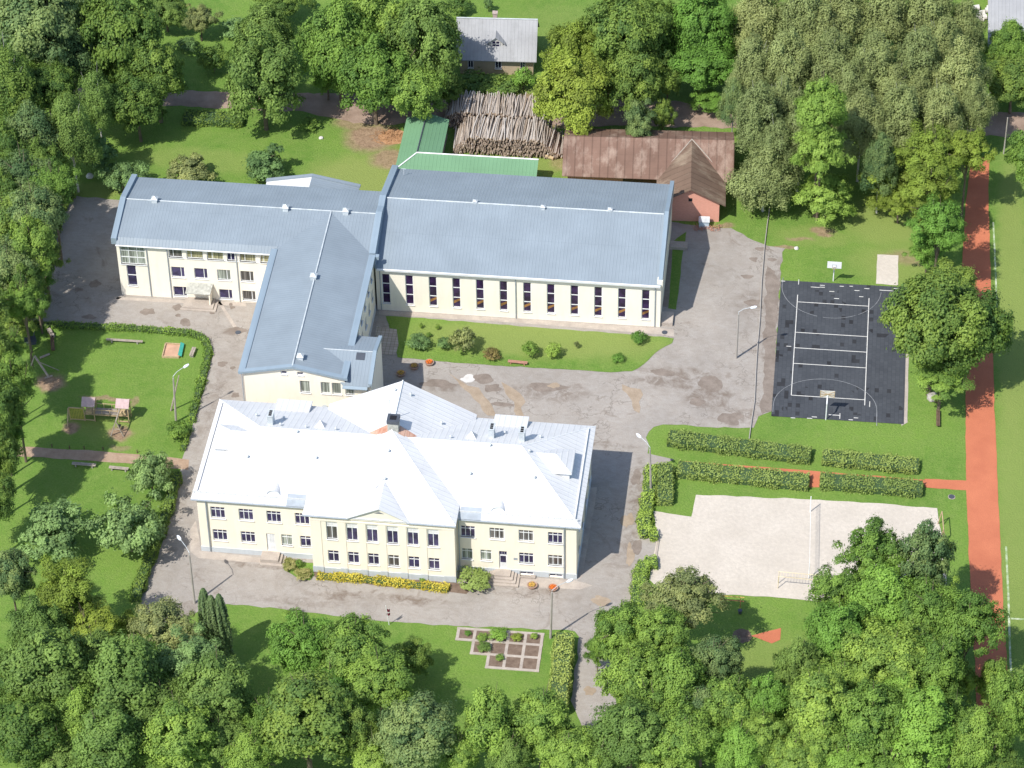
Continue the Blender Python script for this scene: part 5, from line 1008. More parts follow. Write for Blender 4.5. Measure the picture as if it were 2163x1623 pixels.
 (50, 1545, 76, 86, 'tall', 'leaf_dark', 'dark tree in the bottom left corner'), (230, 1575, 82, 90, 'tall', 'leaf_olive', 'olive linden on the bottom edge left'), (380, 1560, 76, 86, 'tall', 'leaf_green', 'green tree on the bottom edge below the olive lindens'), (530, 1590, 60, 55, 'round', 'leaf_green', 'green tree on the bottom edge left of the big grey-green one'),
 (640, 1370, 68, 66, 'round', 'leaf_bright', 'light green maple by the road, left of the flagpole'), (740, 1370, 78, 72, 'round', 'leaf_green', 'green maple directly below the flagpole'), (800, 1440, 75, 62, 'round', 'leaf_green', 'green maple below and right of the flagpole'), (870, 1390, 40, 42, 'loose', 'leaf_dark', 'small dark tree left of the vegetable beds'), (650, 1520, 98, 100, 'tall', 'leaf_dark', 'big grey-green tree on the bottom edge'), (880, 1550, 80, 92, 'tall', 'leaf_teal', 'dark green tree on the bottom edge below the vegetable beds'), (1035, 1530, 62, 85, 'tall', 'leaf_green', 'upright linden on the bottom edge left of the tall hedge'), (1140, 1525, 65, 75, 'tall', 'leaf_green', 'upright linden on the bottom edge below the tall hedge'), (1200, 1590, 65, 60, 'round', 'leaf_green', 'green tree on the bottom edge at the lane end'), (1080, 1600, 50, 50, 'round', 'leaf_olive', 'olive tree between the two upright lindens'),
 # bottom right
 (1445, 1262, 72, 66, 'loose', 'leaf_grey', 'silvery willow at the lower left corner of the sand'), (1315, 1335, 62, 64, 'round', 'leaf_green', 'green maple at the right side of the lane mouth'), (1395, 1350, 62, 62, 'round', 'leaf_green', 'green maple below the silvery willow'), (1335, 1435, 66, 70, 'round', 'leaf_green', 'green maple beside the bottom end of the lane'), (1430, 1440, 72, 74, 'round', 'leaf_green', 'green maple below the willow, second row'), (1510, 1400, 55, 58, 'round', 'leaf_teal', 'dark maple left of the round soil bed'), (1540, 1490, 66, 68, 'round', 'leaf_green', 'green maple below the round soil bed'),
 (1330, 1550, 74, 82, 'tall', 'leaf_olive', 'olive tree on the bottom edge right of the lane'), (1445, 1560, 72, 70, 'round', 'leaf_green', 'green tree on the bottom edge, second right of the lane'), (1560, 1580, 62, 58, 'round', 'leaf_bright', 'bright tree on the bottom edge below the soil bed'), (1620, 1480, 45, 66, 'tall', 'leaf_bright', 'narrow bright tree at the bottom, right of the soil bed'),
 (1845, 1175, 66, 74, 'loose', 'leaf_green', 'green tree covering the right part of the sand'), (1955, 1180, 62, 84, 'loose', 'leaf_teal', 'grey-green oak at the right corner of the sand'), (1775, 1250, 60, 58, 'loose', 'leaf_green', 'green tree at the bottom edge of the sand'), (1860, 1270, 84, 78, 'round', 'leaf_bright', 'bright maple below the sand'), (1960, 1300, 66, 66, 'round', 'leaf_green', 'green maple below the grey-green oak'), (2045, 1320, 70, 74, 'loose', 'leaf_green', 'green tree over the shaded lower track'), (1770, 1350, 72, 72, 'round', 'leaf_bright', 'bright maple below the sand, left one'), (1870, 1400, 84, 84, 'round', 'leaf_green', 'large green maple at the centre of the lower right wood'), (1690, 1410, 50, 66, 'round', 'leaf_olive', 'olive tree right of the round soil bed'), (1975, 1420, 60, 72, 'round', 'leaf_green', 'green tree left of the lower track'), (1730, 1500, 72, 88, 'tall', 'leaf_green', 'green maple in the lower right wood, left part'), (1840, 1530, 80, 80, 'round', 'leaf_green', 'dark maple in the lower right wood near the bottom'), (1950, 1540, 74, 92, 'tall', 'leaf_bright', 'bright maple near the bottom right'), (2060, 1560, 66, 72, 'round', 'leaf_green', 'green tree over the end of the track'), (2140, 1500, 56, 84, 'round', 'leaf_green', 'green tree at the bottom right edge'), (1680, 1600, 60, 56, 'round', 'leaf_green', 'green tree on the bottom edge right of the bright one'), (2030, 1440, 36, 44, 'loose', 'leaf_green', 'small green tree leaning over the lower track'), (1790, 1610, 60, 50, 'round', 'leaf_bright', 'bright tree on the bottom edge, right part'), (5, 420, 55, 62, 'round', 'leaf_dark', 'dark tree on the left edge level with the top of the shaded yard'),
 (80, 462, 60, 66, 'round', 'leaf_teal', 'tree overhanging the middle of the shaded yard edge', 9.0),
 (60, 655, 40, 34, 'loose', 'leaf_dark', 'low undergrowth tree at the corner of yard and playground', 0.8),
 (20, 690, 44, 40, 'loose', 'leaf_dark', 'low undergrowth tree on the left edge above the play box', 0.8),
 (75, 605, 40, 36, 'loose', 'leaf_dark', 'low undergrowth tree along the shaded yard edge', 0.8),
 (15, 620, 44, 40, 'loose', 'leaf_teal', 'low undergrowth tree on the left edge beside the yard', 0.8),
 (100, 545, 34, 40, 'loose', 'leaf_dark', 'low undergrowth tree halfway down the shaded yard edge', 0.8),
 (45, 600, 42, 50, 'round', 'leaf_dark', 'dark tree overhanging the bottom of the shaded yard'),
 (80, 350, 48, 52, 'round', 'leaf_dark', 'dark tree in the wood left of the apple trees'),
 (108, 392, 52, 50, 'round', 'leaf_green', 'tree at the top left corner of the shaded yard', 9.5),
 (-8, 755, 46, 56, 'round', 'leaf_dark', 'dark tree cut by the left edge beside the play box'),
 (8, 900, 44, 46, 'round', 'leaf_green', 'tree on the left edge above the brick path start'),
 (70, 570, 38, 40, 'loose', 'leaf_green', 'loose tree beside the lower part of the shaded yard'),
 (200, 1400, 62, 60, 'round', 'leaf_olive', 'olive tree between the two big olive lindens and the yellow maple'),
 (5, 1440, 60, 66, 'round', 'leaf_dark', 'dark tree on the left edge above the bottom corner'),
 (165, 1510, 66, 66, 'round', 'leaf_green', 'green tree between bottom left corner and the olive linden'),
 (345, 1505, 62, 62, 'round', 'leaf_olive', 'olive tree between the two olive lindens near the bottom'),
 (305, 1385, 46, 46, 'round', 'leaf_green', 'green tree behind the grey-green lamp tree'),
 (130, 1600, 66, 50, 'round', 'leaf_olive', 'olive tree cut by the bottom edge at the far left'),
 (465, 1555, 56, 54, 'round', 'leaf_olive', 'olive tree under the linden below the thujas'),
 (310, 1612, 56, 44, 'round', 'leaf_green', 'green tree cut by the bottom edge, left third'),
 (560, 1530, 48, 52, 'round', 'leaf_green', 'green tree left of the big grey-green bottom tree'),
 (755, 1545, 50, 60, 'round', 'leaf_dark', 'dark tree between the grey-green and the dark green bottom trees'),
 (790, 1605, 52, 44, 'round', 'leaf_green', 'green tree cut by the bottom edge below the vegetable beds'),
 (965, 1590, 48, 46, 'round', 'leaf_green', 'green tree left of the upright lindens on the bottom edge'),
 (700, 1440, 46, 44, 'loose', 'leaf_bright', 'light tree in front of the big grey-green bottom tree'),
 (1380, 1500, 56, 54, 'round', 'leaf_green', 'green tree in the third row right of the lane'),
 (1485, 1495, 56, 56, 'round', 'leaf_teal', 'dark green tree in the third row below the willow'),
 (1610, 1560, 52, 52, 'round', 'leaf_green', 'green tree left of the bottom right bright maple'),
 (1780, 1440, 62, 60, 'round', 'leaf_green', 'green maple filling the centre of the lower right wood'),
 (1905, 1480, 62, 62, 'round', 'leaf_bright', 'bright maple in the lower right wood above the bottom one'),
 (1935, 1365, 54, 52, 'round', 'leaf_green', 'green maple right of the large central one'),
 (1805, 1310, 60, 50, 'round', 'leaf_bright', 'bright maple crown just under the sand edge trees'),
 (2015, 1530, 52, 56, 'round', 'leaf_green', 'green tree beside the end of the shaded track'),
 (2100, 1440, 38, 52, 'loose', 'leaf_green', 'loose tree beyond the lower track near the chalk line'),
 (2095, 1612, 60, 46, 'round', 'leaf_dark', 'dark tree cut by the bottom edge at the far right'),
 (1880, 1612, 62, 46, 'round', 'leaf_green', 'green tree cut by the bottom edge below the bright maple'),
 (1955, 1240, 52, 48, 'loose', 'leaf_green', 'green tree directly under the grey-green oak'),
 (1735, 1580, 52, 52, 'round', 'leaf_green', 'green tree near the bottom edge left of the dark maple'),
 (1650, 1540, 44, 52, 'round', 'leaf_olive', 'olive tree below the narrow bright tree'),
 (1270, 1612, 52, 46, 'round', 'leaf_olive', 'olive tree cut by the bottom edge at the lane'),
 (1400, 1612, 54, 44, 'round', 'leaf_green', 'green tree cut by the bottom edge, right of the lane'),
 (1262, 1375, 26, 36, 'loose', 'leaf_green', 'small green tree touching the lane from the right'),
 (180, 45, 55, 66, 'round', 'leaf_teal', 'blue-green tree at the top edge, second from the corner'),
 (100, 190, 58, 62, 'round', 'leaf_dark', 'dark tree under the top left corner trees'),
 (205, 140, 52, 60, 'round', 'leaf_dark', 'dark tree left of the weeping trees near the top'),
 (60, 130, 50, 60, 'round', 'leaf_green', 'green tree inside the top left wood'),
 (845, 120, 62, 66, 'round', 'leaf_green', 'green maple between the cottage roof and the bare dirt'),
 (690, 150, 40, 48, 'loose', 'leaf_bright', 'light green bough tree at the outer edge of the maple group'),
 (1285, 160, 46, 56, 'loose', 'leaf_dark', 'dark tree between the yellow-green tree and the road maple'),
 (1420, 70, 46, 62, 'round', 'leaf_dark', 'dark tree between the grey-green tree and the bright maple'),
 (1410, 160, 34, 46, 'loose', 'leaf_dark', 'dark tree left of the bare-trunked maple'),
 (1535, 95, 36, 56, 'tall', 'leaf_dark', 'dark narrow tree between the bright maple and the birches'),
 (1650, 235, 46, 70, 'birch', 'leaf_birch', 'birch in the third row at the left of the grove'),
 (1735, 75, 48, 72, 'birch', 'leaf_birch', 'birch between the second and third ones of the top edge'),
 (1800, 195, 46, 66, 'birch', 'leaf_birch', 'birch between grove centre and the bright narrow tree'),
 (1890, 195, 46, 66, 'birch', 'leaf_birch', 'birch just below the grove centre'),
 (1990, 100, 46, 66, 'birch', 'leaf_birch', 'birch behind the forked pale stem'),
 (1640, 320, 44, 66, 'birch', 'leaf_birch', 'birch just above the lowest one by the brick shed'),
 (1945, 205, 42, 62, 'birch', 'leaf_birch', 'birch below the white-stemmed one'),
 (1550, 215, 30, 50, 'birch', 'leaf_teal', 'dark slim birch beside the bare-trunked maple')]
for t in TREES:
    if t[4] == 'bush': bush(t[0], t[1], t[2], t[3], t[5], t[6])
    elif t[4]: tree(*t[:7], base=t[7] if len(t) > 7 else None)
for i, (px, py, hh, lb) in enumerate(((437, 1322, 88, 'dark columnar thuja, leftmost of three'), (453, 1335, 86, 'dark columnar thuja, middle of three'), (470, 1334, 88, 'dark columnar thuja, rightmost of three'))):
    x, y = g(px, py, 4.5); s = pxm(x, y, 4); h = hh*2/s/.80; cm, tm = TPL['thuja'][0][0]; sc = h/7.2; x, y = g(px, py, h*.5)
    t = empty('thuja', (x, y, 0), i*1.3, lb+' beside the front road', 'thuja', 'columnar thujas by the front road'); c = bpy.data.objects.new('crown', cm); COL.objects.link(c); c.parent = t; c.location = (0, 0, h*.5); c.scale = (1.05, 1.05, sc); c.material_slots[0].link = 'OBJECT'; c.material_slots[0].material = MATS['leaf_thuja']
    k = bpy.data.objects.new('trunk', tm); COL.objects.link(k); k.parent = t; k.location = (0, 0, h*.5); k.scale = (1, 1, sc)
GRP = 'shrubs on the courtyard lawn'
for a in [(885, 724, 26, 20, 'leaf_apple', 'loose green shrub nearest the paving slabs on the courtyard lawn'), (938, 727, 15, 15, 'leaf_apple', 'small green shrub touching the silvery bush'), (978, 721, 27, 29, 'leaf_grey', 'large silvery round bush on the courtyard lawn'), (1040, 749, 18, 14, 'leaf_russet', 'russet-tinged low shrub beside the courtyard bench'), (1120, 741, 19, 18, 'leaf_lime', 'lime-yellow shrub right of the courtyard bench, nearer one'), (1168, 743, 17, 17, 'leaf_lime', 'lime-yellow shrub right of the courtyard bench, farther one'), (1350, 714, 17, 15, 'leaf_bright', 'bright shrub at the right end of the sports hall wall'), (1305, 757, 13, 11, 'leaf_bright', 'small bright shrub at the right tip of the courtyard lawn'),
          (889, 689, 5, 6, 'leaf_green', 'tiny seedling nearest the hall wall, left one'), (924, 692, 5, 6, 'leaf_green', 'tiny seedling nearest the hall wall, right one'), (906, 708, 6, 6, 'leaf_green', 'tiny seedling above the loose green shrub'), (1218, 729, 6, 8, 'leaf_grey', 'tiny pale seedling between lime shrub and hall corner')]: bush(*a, group=GRP)
bush(632, 1191, 9, 9, 'leaf_green', 'small clipped ball in the flower bed by the left steps'); bush(1003, 1226, 35, 24, 'leaf_hedge', 'big clipped round bush beside the entrance steps'); bush(613, 1192, 18, 12, 'leaf_flowerbed', 'flowering clump in the bed by the left steps, left one'); bush(640, 1212, 18, 10, 'leaf_flowerbed', 'flowering clump in the bed by the left steps, right one'); bush(892, 1225, 7, 4, 'leaf_green', 'small weed clump against the front wall')
bush(622, 1302, 22, 14, 'leaf_green', 'round green bush at the road edge near the thujas'); bush(655, 262, 22, 14, 'leaf_green', 'round bush right of the big olive tree by the back lawn'); bush(1052, 1340, 20, 15, 'leaf_bright', 'largest leafy plant in the vegetable beds', None)
for a in [(988, 1338, 8, 6, 'leaf_bright', 'small plant in the first vegetable bed'), (1018, 1347, 12, 7, 'leaf_green', 'low plant in the second vegetable bed'), (1092, 1346, 12, 7, 'leaf_yellow', 'yellowish plant in the fourth vegetable bed'), (1128, 1344, 8, 7, 'leaf_green', 'small plant in the top right vegetable bed'), (1022, 1367, 16, 9, 'leaf_olive', 'olive plant in the left bed of the second row'), (1056, 1389, 10, 6, 'leaf_green', 'small plant in the left bed of the third row')]: bush(*a, group='plants in the vegetable beds')

def hedge(pts, width, h, mat, label, seed, dens=60, lsize=.24, group=None, nm='hedge', wz=0.22):
    P3 = [Vector(g(*p, h*.6)) for p in pts]; rng = np.random.default_rng(seed); V = []; T = []; core = MB()
    o0 = P3[0].copy()
    for i in range(len(P3)-1):
        a, b = P3[i]-o0, P3[i+1]-o0; d = b-a; L = d.length; d = d/L; n = Vector((-d.y, d.x)); c = width/2-.1
        core.slab([(*(a-n*c), h-.12), (*(b-n*c), h-.12), (*(b+n*c), h-.12), (*(a+n*c), h-.12)], h-.12)
        area = L*(width+2*h); k = int(area*dens); u = rng.random(k)*(width+2*h)-(width/2+h); l = rng.random(k)*L
        side = np.abs(u) > width/2; off = np.where(side, np.sign(u)*width/2, u); z = np.where(side, h-(np.abs(u)-width/2), h)
        bulge = wz*np.sin(l*1.9+seed)*np.cos(l*.7+seed*2)+rng.normal(size=k)*.09; rnd = np.clip(1-(np.abs(off)/(width/2))**4*.5, .5, 1)
        z = z*(1 if h > .9 else 1)+bulge*(~side)-(1-rnd)*.3*(~side); off = off+np.sign(off)*bulge*side
        x = a.x+d.x*l+n.x*off; y = a.y+d.y*l+n.y*off; P = np.stack([x, y, z], 1); N = np.stack([n.x*np.sign(u)*side, n.y*np.sign(u)*side, (~side)*1.0], 1)+rng.normal(size=(k, 3))*.45
        V.append(leaf_cloud(P, N, lsize, rng)); T.append(np.clip(.5+.35*np.sin(l*1.3+seed)*np.cos(u*2)+rng.normal(size=k)*.25, 0, 1))
        for e, s in ((a, -1), (b, 1)):
            k = int(width*h*dens); uu = (rng.random(k)-.5)*width; z = rng.random(k)*h; P = np.stack([e.x+n.x*uu+d.x*s*.0, e.y+n.y*uu+d.y*s*0, z], 1)+rng.normal(size=(k, 3))*.05; N = np.tile([d.x*s, d.y*s, .2], (k, 1))+rng.normal(size=(k, 3))*.4; V.append(leaf_cloud(P, N, lsize, rng)); T.append(rng.random(k))
    t = empty(nm, (o0.x, o0.y, 0), 0, label, 'hedge', group); me = mesh_from(np.vstack(V), np.concatenate(T), 'foliage'); me.materials[0] = MATS[mat]; f = bpy.data.objects.new('foliage', me); COL.objects.link(f); f.parent = t
    c = core.build('branches', 'leaf_thuja', t); return t
HG = 'clipped hedges in two rows above the sand'
hedge([(1412, 924), (1560, 943), (1712, 962)], 2.3, 1.05, 'leaf_hedge', 'long clipped hedge, upper row left, below the yard', 1, group=HG)
hedge([(1738, 965), (1940, 984)], 2.2, 1.0, 'leaf_hedge', 'clipped hedge, upper row right, below the court', 2, group=HG)
hedge([(1432, 990), (1560, 1003), (1708, 1018)], 2.3, 1.05, 'leaf_hedge', 'long clipped hedge, lower row left, along the red path', 3, group=HG)
hedge([(1733, 1015), (1948, 1032)], 2.2, 1.0, 'leaf_hedge', 'clipped hedge, lower row right, along the red path', 4, group=HG)
hedge([(1405, 985), (1404, 1018), (1405, 1060)], 1.9, 1.2, 'leaf_hedge', 'short clipped hedge stub turning down from the lower row', 5)
hedge([(1378, 985), (1370, 1045), (1363, 1085), (1360, 1115), (1372, 1130), (1388, 1128)], 1.5, .8, 'leaf_lime', 'lime-green curved hedge by the lane, upper piece', 6, 70, .22)
hedge([(1388, 1188), (1362, 1188), (1352, 1215), (1346, 1275)], 1.6, .8, 'leaf_lime', 'lime-green curved hedge by the lane, lower piece', 7, 70, .22)
hedge([(1192, 1345), (1187, 1400), (1178, 1500)], 2.0, 1.9, 'leaf_hedge', 'tall clipped hedge beside the vegetable beds', 8, 60, .24)
hedge([(670, 1216), (760, 1222), (860, 1233), (948, 1243)], 1.0, .5, 'leaf_gold', 'golden-yellow low hedge along the front wall', 9, 90, .2)
hedge([(60, 684), (180, 688), (300, 694), (400, 703), (428, 712), (440, 735), (436, 765), (424, 810), (412, 850), (404, 890)], .9, .55, 'leaf_green', 'low hedge wrapping the playground lawn', 10, 70, .22)
hedge([(398, 905), (385, 950)], .8, .5, 'leaf_green', 'low hedge piece beside the lane above the brick path', 11, 70, .22)
hedge([(372, 1000), (358, 1060), (342, 1110), (322, 1160), (300, 1220), (285, 1265)], 1.2, 1.0, 'leaf_dark', 'dark hedge along the left side of the lane', 12, 60, .25)
hedge([(388, 248), (515, 252)], 2.6, .9, 'leaf_dark', 'dark hedge between dirt road and back lawn', 13, 50, .28)
hedge([(500, 98), (600, 100)], .5, .6, 'leaf_olive', 'thin hedge line across the garden lawn', 14, 50, .24)
hedge([(90, 560), (130, 440), (150, 405)], 1.2, .8, 'leaf_dark', 'dark overgrown hedge along the left side of the shaded yard', 15, 50, .28)

# ------------------------------------------------------------------ street furniture
def lamp(base, top_px, head_px, label, H=None, prop=None):
    """concrete pole + bent arm + flat head; head direction measured on the ground"""
    x, y = g(*base); 
    H = 7.4 if H is None else H; tx, ty = g(top_px[0], top_px[1], H); hx, hy = g(head_px[0], head_px[1], H+.9)
    t = empty('street_lamp', (x, y, 0), 0, label, 'street lamp', 'street lamps on concrete poles'); dx, dy = hx-x, hy-y; L = math.hypot(dx, dy); k = min(L, 2.4)/L; dx *= k; dy *= k; lx, ly = tx-x, ty-y
    m = MB(); m.tube((0, 0, 0), (lx, ly, H), .15, .09, 8); m.build('pole', 'pole_concrete', t)
    m = MB(); m.path([(lx, ly, H-.3), (lx, ly, H+.35), (lx+dx*.3, ly+dy*.3, H+.75), (lx+dx*.8, ly+dy*.8, H+.92)], .035); m.build('arm', 'galv', t)
    m = MB(); a = Vector((lx+dx*.75, ly+dy*.75, H+.9)); d = Vector((dx, dy, .25)).normalized(); n = Vector((-d.y, d.x, 0)).normalized()
    b = a+d*.8; prof = [(0, .05), (.2, .16), (.55, .17), (.8, .06)]; rows = [(a+d*p+Vector((0, 0, .02)), w_) for p, w_ in prof]
    for (p, w1), (q, w2) in zip(rows, rows[1:]): m.slab([p-n*w1, q-n*w2, q+n*w2, p+n*w1], .13)
    m.build('lamp_head', 'lamp_glass', t); return t
lamp((372, 892), (366, 800), (390, 768), 'street lamp on the playground lawn beside the wooden prop')
lamp((411, 1275), (400, 1172), (374, 1137), 'street lamp at the lower left corner of the white-roofed school')
lamp((1163, 1348), (1166, 1252), (1203, 1221), 'street lamp beside the tall hedge and vegetable beds', 7.6)
lamp((1555, 757), (1560, 664), (1593, 646), 'street lamp in the yard left of the court')
lamp((1375, 1040), (1373, 950), (1352, 915), 'street lamp in the lime-green hedge beside the lane', 7.2)
x, y = g(361, 868); tx, ty = g(378, 795, 5.5); m = MB(); m.tube((0, 0, 0), (tx-x, ty-y, 5.6), .11, .07); o = m.build('wooden_prop', 'wood_grey'); o.location = (x, y, 0); tag(o, 'leaning wooden prop pole beside the playground lamp', 'pole')
x, y = g(1988-1, 318+0); 
for (bx, by, H, lb) in ((2120, 325, 6.0, 'thin grey utility pole near the right end of the dirt road'),):
    x, y = g(bx, by); m = MB(); m.tube((0, 0, 0), (0, 0, H), .11, .08); m.build('pole', 'pole_concrete', empty('utility_pole', (x, y, 0), 0, lb, 'pole'))
# yard cable
cp = [(1626, 440), (1620, 475), (1615, 528), (1609, 600), (1604, 680), (1600, 740), (1597, 790), (1593, 850), (1588, 890), (1583, 930)]
m = MB(); p0 = g(*cp[0]); m.path([(g(*p)[0]-p0[0]+.05*math.sin(i*2), g(*p)[1]-p0[1], .22) for i, p in enumerate(cp)], .06, 6); o = m.build('pipe', 'pole_concrete'); o.location = (*p0, 0); tag(o, 'thin white pipe running across the yard beside the court', 'pipe')
m = MB(); a, b = g(1392, 1134), g(1385, 1180); m.bar((0, 0, .08), (b[0]-a[0], b[1]-a[1], .08), .25, .12); o = m.build('kerb', 'concrete'); o.location = (*a, 0); tag(o, 'pale kerb between the two lime-green hedges', 'kerb')
# basketball hoops
def hoop(base, face, label, matb='white_paint'):
    x, y = g(*base); t = empty('basketball_hoop', (x, y, 0), 0 if face < 0 else PI, label, 'basketball hoop')   # faces local -y
    m = MB(); m.path([(0, .9, 0), (0, .9, 2.6), (0, .15, 3.25)], .075); m.bar((0, .9, 2.3), (0, .1, 2.9), .08, .08); m.build('post', 'white_paint', t)
    m = MB(); m.box(-.9, -.04, 2.85, .9, .0, 3.9); bb = m.build('backboard', matb, t); m = MB()
    for q in ((-.3, 3.0, .3, 3.05), (-.3, 3.4, .3, 3.45), (-.3, 3.05, -.25, 3.4), (.25, 3.05, .3, 3.4)): m.box(q[0], -.06, q[1], q[2], -.042, q[3])
    m.build('target_square', 'grey_metal', bb); m = MB()
    for s in (-1, 1): m.bar((s*.85, .03, 2.9), (-s*.85, .03, 3.85), .06, .04); m.bar((s*.85, .03, 2.87), (s*.85, .03, 3.88), .06, .04)
    m.bar((-.85, .05, 3.37), (.85, .05, 3.37), .04, .06); m.build('back_frame', 'wood_new', t)
    m = MB(); pr = [(.225*math.cos(2*PI*i/14), -.32+.225*math.sin(2*PI*i/14), 3.05) for i in range(15)]; m.path(pr, .015, 5); m.build('rim', 'orange_paint', t)
    return t
hoop((1760, 594), -1, 'white basketball hoop on the grass at the top of the court')
h2 = hoop((1744, 893), 1, 'basketball hoop seen from behind at the bottom of the court', 'rag_stone')
h2.location.y += .5
# fix hoop foot positions: post base sits at the measured point
for h in [o for o in bpy.data.objects if o.name.startswith('basketball_hoop')]:
    s = -1 if abs(h.rotation_euler.z) < 1 else 1; h.location.y += s*.9
# volleyball net on the sand
a = g(1711, 1082); b = g(1708, 1222); t = empty('volleyball_net', (*a, 0), 0, 'white volleyball net between two posts on the sand', 'volleyball net'); dx, dy = b[0]-a[0], b[1]-a[1]
for (px_, py_) in ((0, 0), (dx, dy)): m = MB(); m.tube((px_, py_, 0), (px_, py_, 2.5), .06); m.build('post', 'white_paint', t)
m = MB(); m.bar((0, 0, 2.43), (dx, dy, 2.43), .02, .05); m.build('tape', 'white_cloth', t)
m = MB(); 
for k in range(5): m.tube((0, 0, 1.5+.2*k), (dx, dy, 1.5+.2*k), .007, .007, 4)
for k in range(60): m.tube((dx*k/60, dy*k/60, 1.5), (dx*k/60, dy*k/60, 2.4), .005, .005, 4)
m.build('mesh_net', 'white_cloth', t)
# goal/swing frame at right corner of sand
x, y = g(1987, 1108); m = MB(); m.tube((-.35, 0, 0), (0, 0, 2.1), .06); m.tube((.35, 0, 0), (0, 0, 2.1), .06); m.tube((0, 0, 2.1), (.2, -3.0, 2.1), .06); m.tube((-.15, -3, 0), (.2, -3, 2.1), .06); m.tube((.55, -3, 0), (.2, -3, 2.1), .06); o = m.build('swing_frame', 'wood_new'); o.location = (x, y, 0); tag(o, 'small wooden frame at the right corner of the sand', 'swing frame')
# ladder frame on the sand
a = g(1643, 1243); t = empty('monkey_bars', (*a, 0), math.radians(-2), 'pale yellow horizontal ladder frame at the lower edge of the sand', 'climbing frame')
m = MB(); 
for y_ in (0, .8):
    m.tube((-.1, y_, 1.9), (5.0, y_, 1.9), .045)
    for x_ in (0, 4.9): m.tube((x_, y_, 0), (x_, y_, 1.9), .045)
m.build('frame', 'pale_yellow', t); m = MB()
for k in range(14): m.tube((.2+.34*k, 0, 1.9), (.2+.34*k, .8, 1.9), .02, .02, 5)
m.build('rungs', 'pale_yellow', t)
# parallel bars
a = g(1515, 1283); t = empty('parallel_bars', (*a, 0), math.radians(-1), 'yellow and red parallel bars beside the silvery willow', 'parallel bars')
for y_, mt in ((0, 'orange_paint'), (.6, 'yellow_paint')):
    m = MB(); m.tube((0, y_, 1.3), (3.0, y_, 1.3), .05); m.tube((.4, y_, 0), (.4, y_, 1.3), .04); m.tube((2.6, y_, 0), (2.6, y_, 1.3), .04); m.build('bar', mt, t)
a = g(1563, 1296); m = MB(); m.lathe([(.18, 0), (.25, .5), (.27, .52)], k=10); o = m.build('litter_bin', 'dark_metal'); o.location = (*a, 0); tag(o, 'small dark bin on the grass beside the parallel bars', 'bin')
# benches
def bench(p, q, label, mats=('wood_grey', 'pole_concrete'), w=.45, h=.45, group='plain backless benches'):
    a, b = Vector(g(*p)), Vector(g(*q)); L = (b-a).length; t = empty('bench', (*a, 0), math.atan2(b.y-a.y, b.x-a.x), label, 'bench', group)
    m = MB(); m.box(0, -w/2, h-.07, L, -.02, h); m.box(0, .02, h-.07, L, w/2, h); m.build('seat', mats[0], t)
    for x_ in (L*.15, L*.85): m = MB(); m.box(x_-.08, -w/2+.04, 0, x_+.08, w/2-.04, h-.072); m.build('leg', mats[1], t)
bench((225, 722), (302, 727), 'long narrow bench on the playground lawn near the hedge', w=.35)
bench((404, 757), (411, 739), 'short bench right of the sandbox', w=.5); bench((153, 984), (203, 988), 'bench below the brick path, left one'); bench((231, 992), (272, 996), 'bench below the brick path, right one, beside the small apple tree')
bench((1073, 768), (1114, 772), 'brown bench on the edge of the courtyard lawn', ('bench_brown', 'bench_brown')); bench((1981, 905), (1981, 871), 'dark wooden bench between court and track, lower one', ('wood_dark', 'wood_dark')); bench((1978, 853), (1978, 838), 'dark wooden bench under the big maple, upper one', ('wood_dark', 'wood_dark'))
bench((110, 715), (113, 745), 'shaded wooden bench in the dark corner of the playground', ('wood_dark', 'wood_dark'))
# sandbox
a, b, c, d_ = [Vector(g(*p)) for p in ((343, 756), (378, 757), (384, 730), (350, 728))]; t = empty('sandbox', (*a, 0), 0, 'small wooden sandbox with reddish sand and a green lid board', 'sandbox'); P4 = [q-a for q in (a, b, c, d_)]
m = MB(); m.quad(*[(q.x, q.y, .1) for q in P4]); m.build('sand', 'sandbox_sand', t); m = MB()
for i in range(4): m.bar((*P4[i], .14), (*P4[(i+1) % 4], .14), .14, .28)
m.build('frame', 'wood_new', t); m = MB(); m.slab([(P4[1].x-.1, P4[1].y, .55), (P4[1].x+.35, P4[1].y, .35), (P4[2].x+.35, P4[2].y, .35), (P4[2].x-.1, P4[2].y, .55)], .04); m.build('lid_board', 'teal_paint', t)
# climbing frame
a = g(180, 889); t = empty('climbing_frame', (*a, 0), math.radians(0), 'wooden playground climbing frame with two pink-roofed towers, bridge, net and swing', 'climbing frame')
def tower(x0, y0):
    w_ = 1.25; m = MB()
    for (u, v) in ((0, 0), (w_, 0), (0, w_), (w_, w_)): m.bar((x0+u, y0+v, 0), (x0+u, y0+v, 2.6), .1, .1)
    m.bar((x0, y0, .2), (x0+w_, y0, .2), .08, .12); m.bar((x0, y0, 1.1), (x0+w_, y0, 1.1), .08, .1); m.box(x0, y0, 1.0, x0+w_, y0+w_, 1.07); m.bar((x0, y0+w_, 1.6), (x0+w_, y0+w_, 1.6), .06, .2); m.build('tower', 'wood_new', t)
    m = MB(); m.slab([(x0-.2, y0-.25, 2.55), (x0+w_+.2, y0-.25, 2.55), (x0+w_+.2, y0+w_/2, 3.35), (x0-.2, y0+w_/2, 3.35)], .05); m.slab([(x0+w_+.2, y0+w_+.25, 2.55), (x0-.2, y0+w_+.25, 2.55), (x0-.2, y0+w_/2, 3.35), (x0+w_+.2, y0+w_/2, 3.35)], .05); m.build('tower_roof', 'pink_roof', t)
    m = MB(); m.quad((x0+w_+.12, y0-.1, 2.56), (x0+w_+.12, y0+w_+.1, 2.56), (x0+w_+.12, y0+w_/2, 3.3)); m.bar((x0+.3, y0-.05, 1.4), (x0+.95, y0-.05, 1.7), .3, .5); m.build('tower_board', 'wood_new', t)
tower(0, 0); tower(4.2, 0.1)
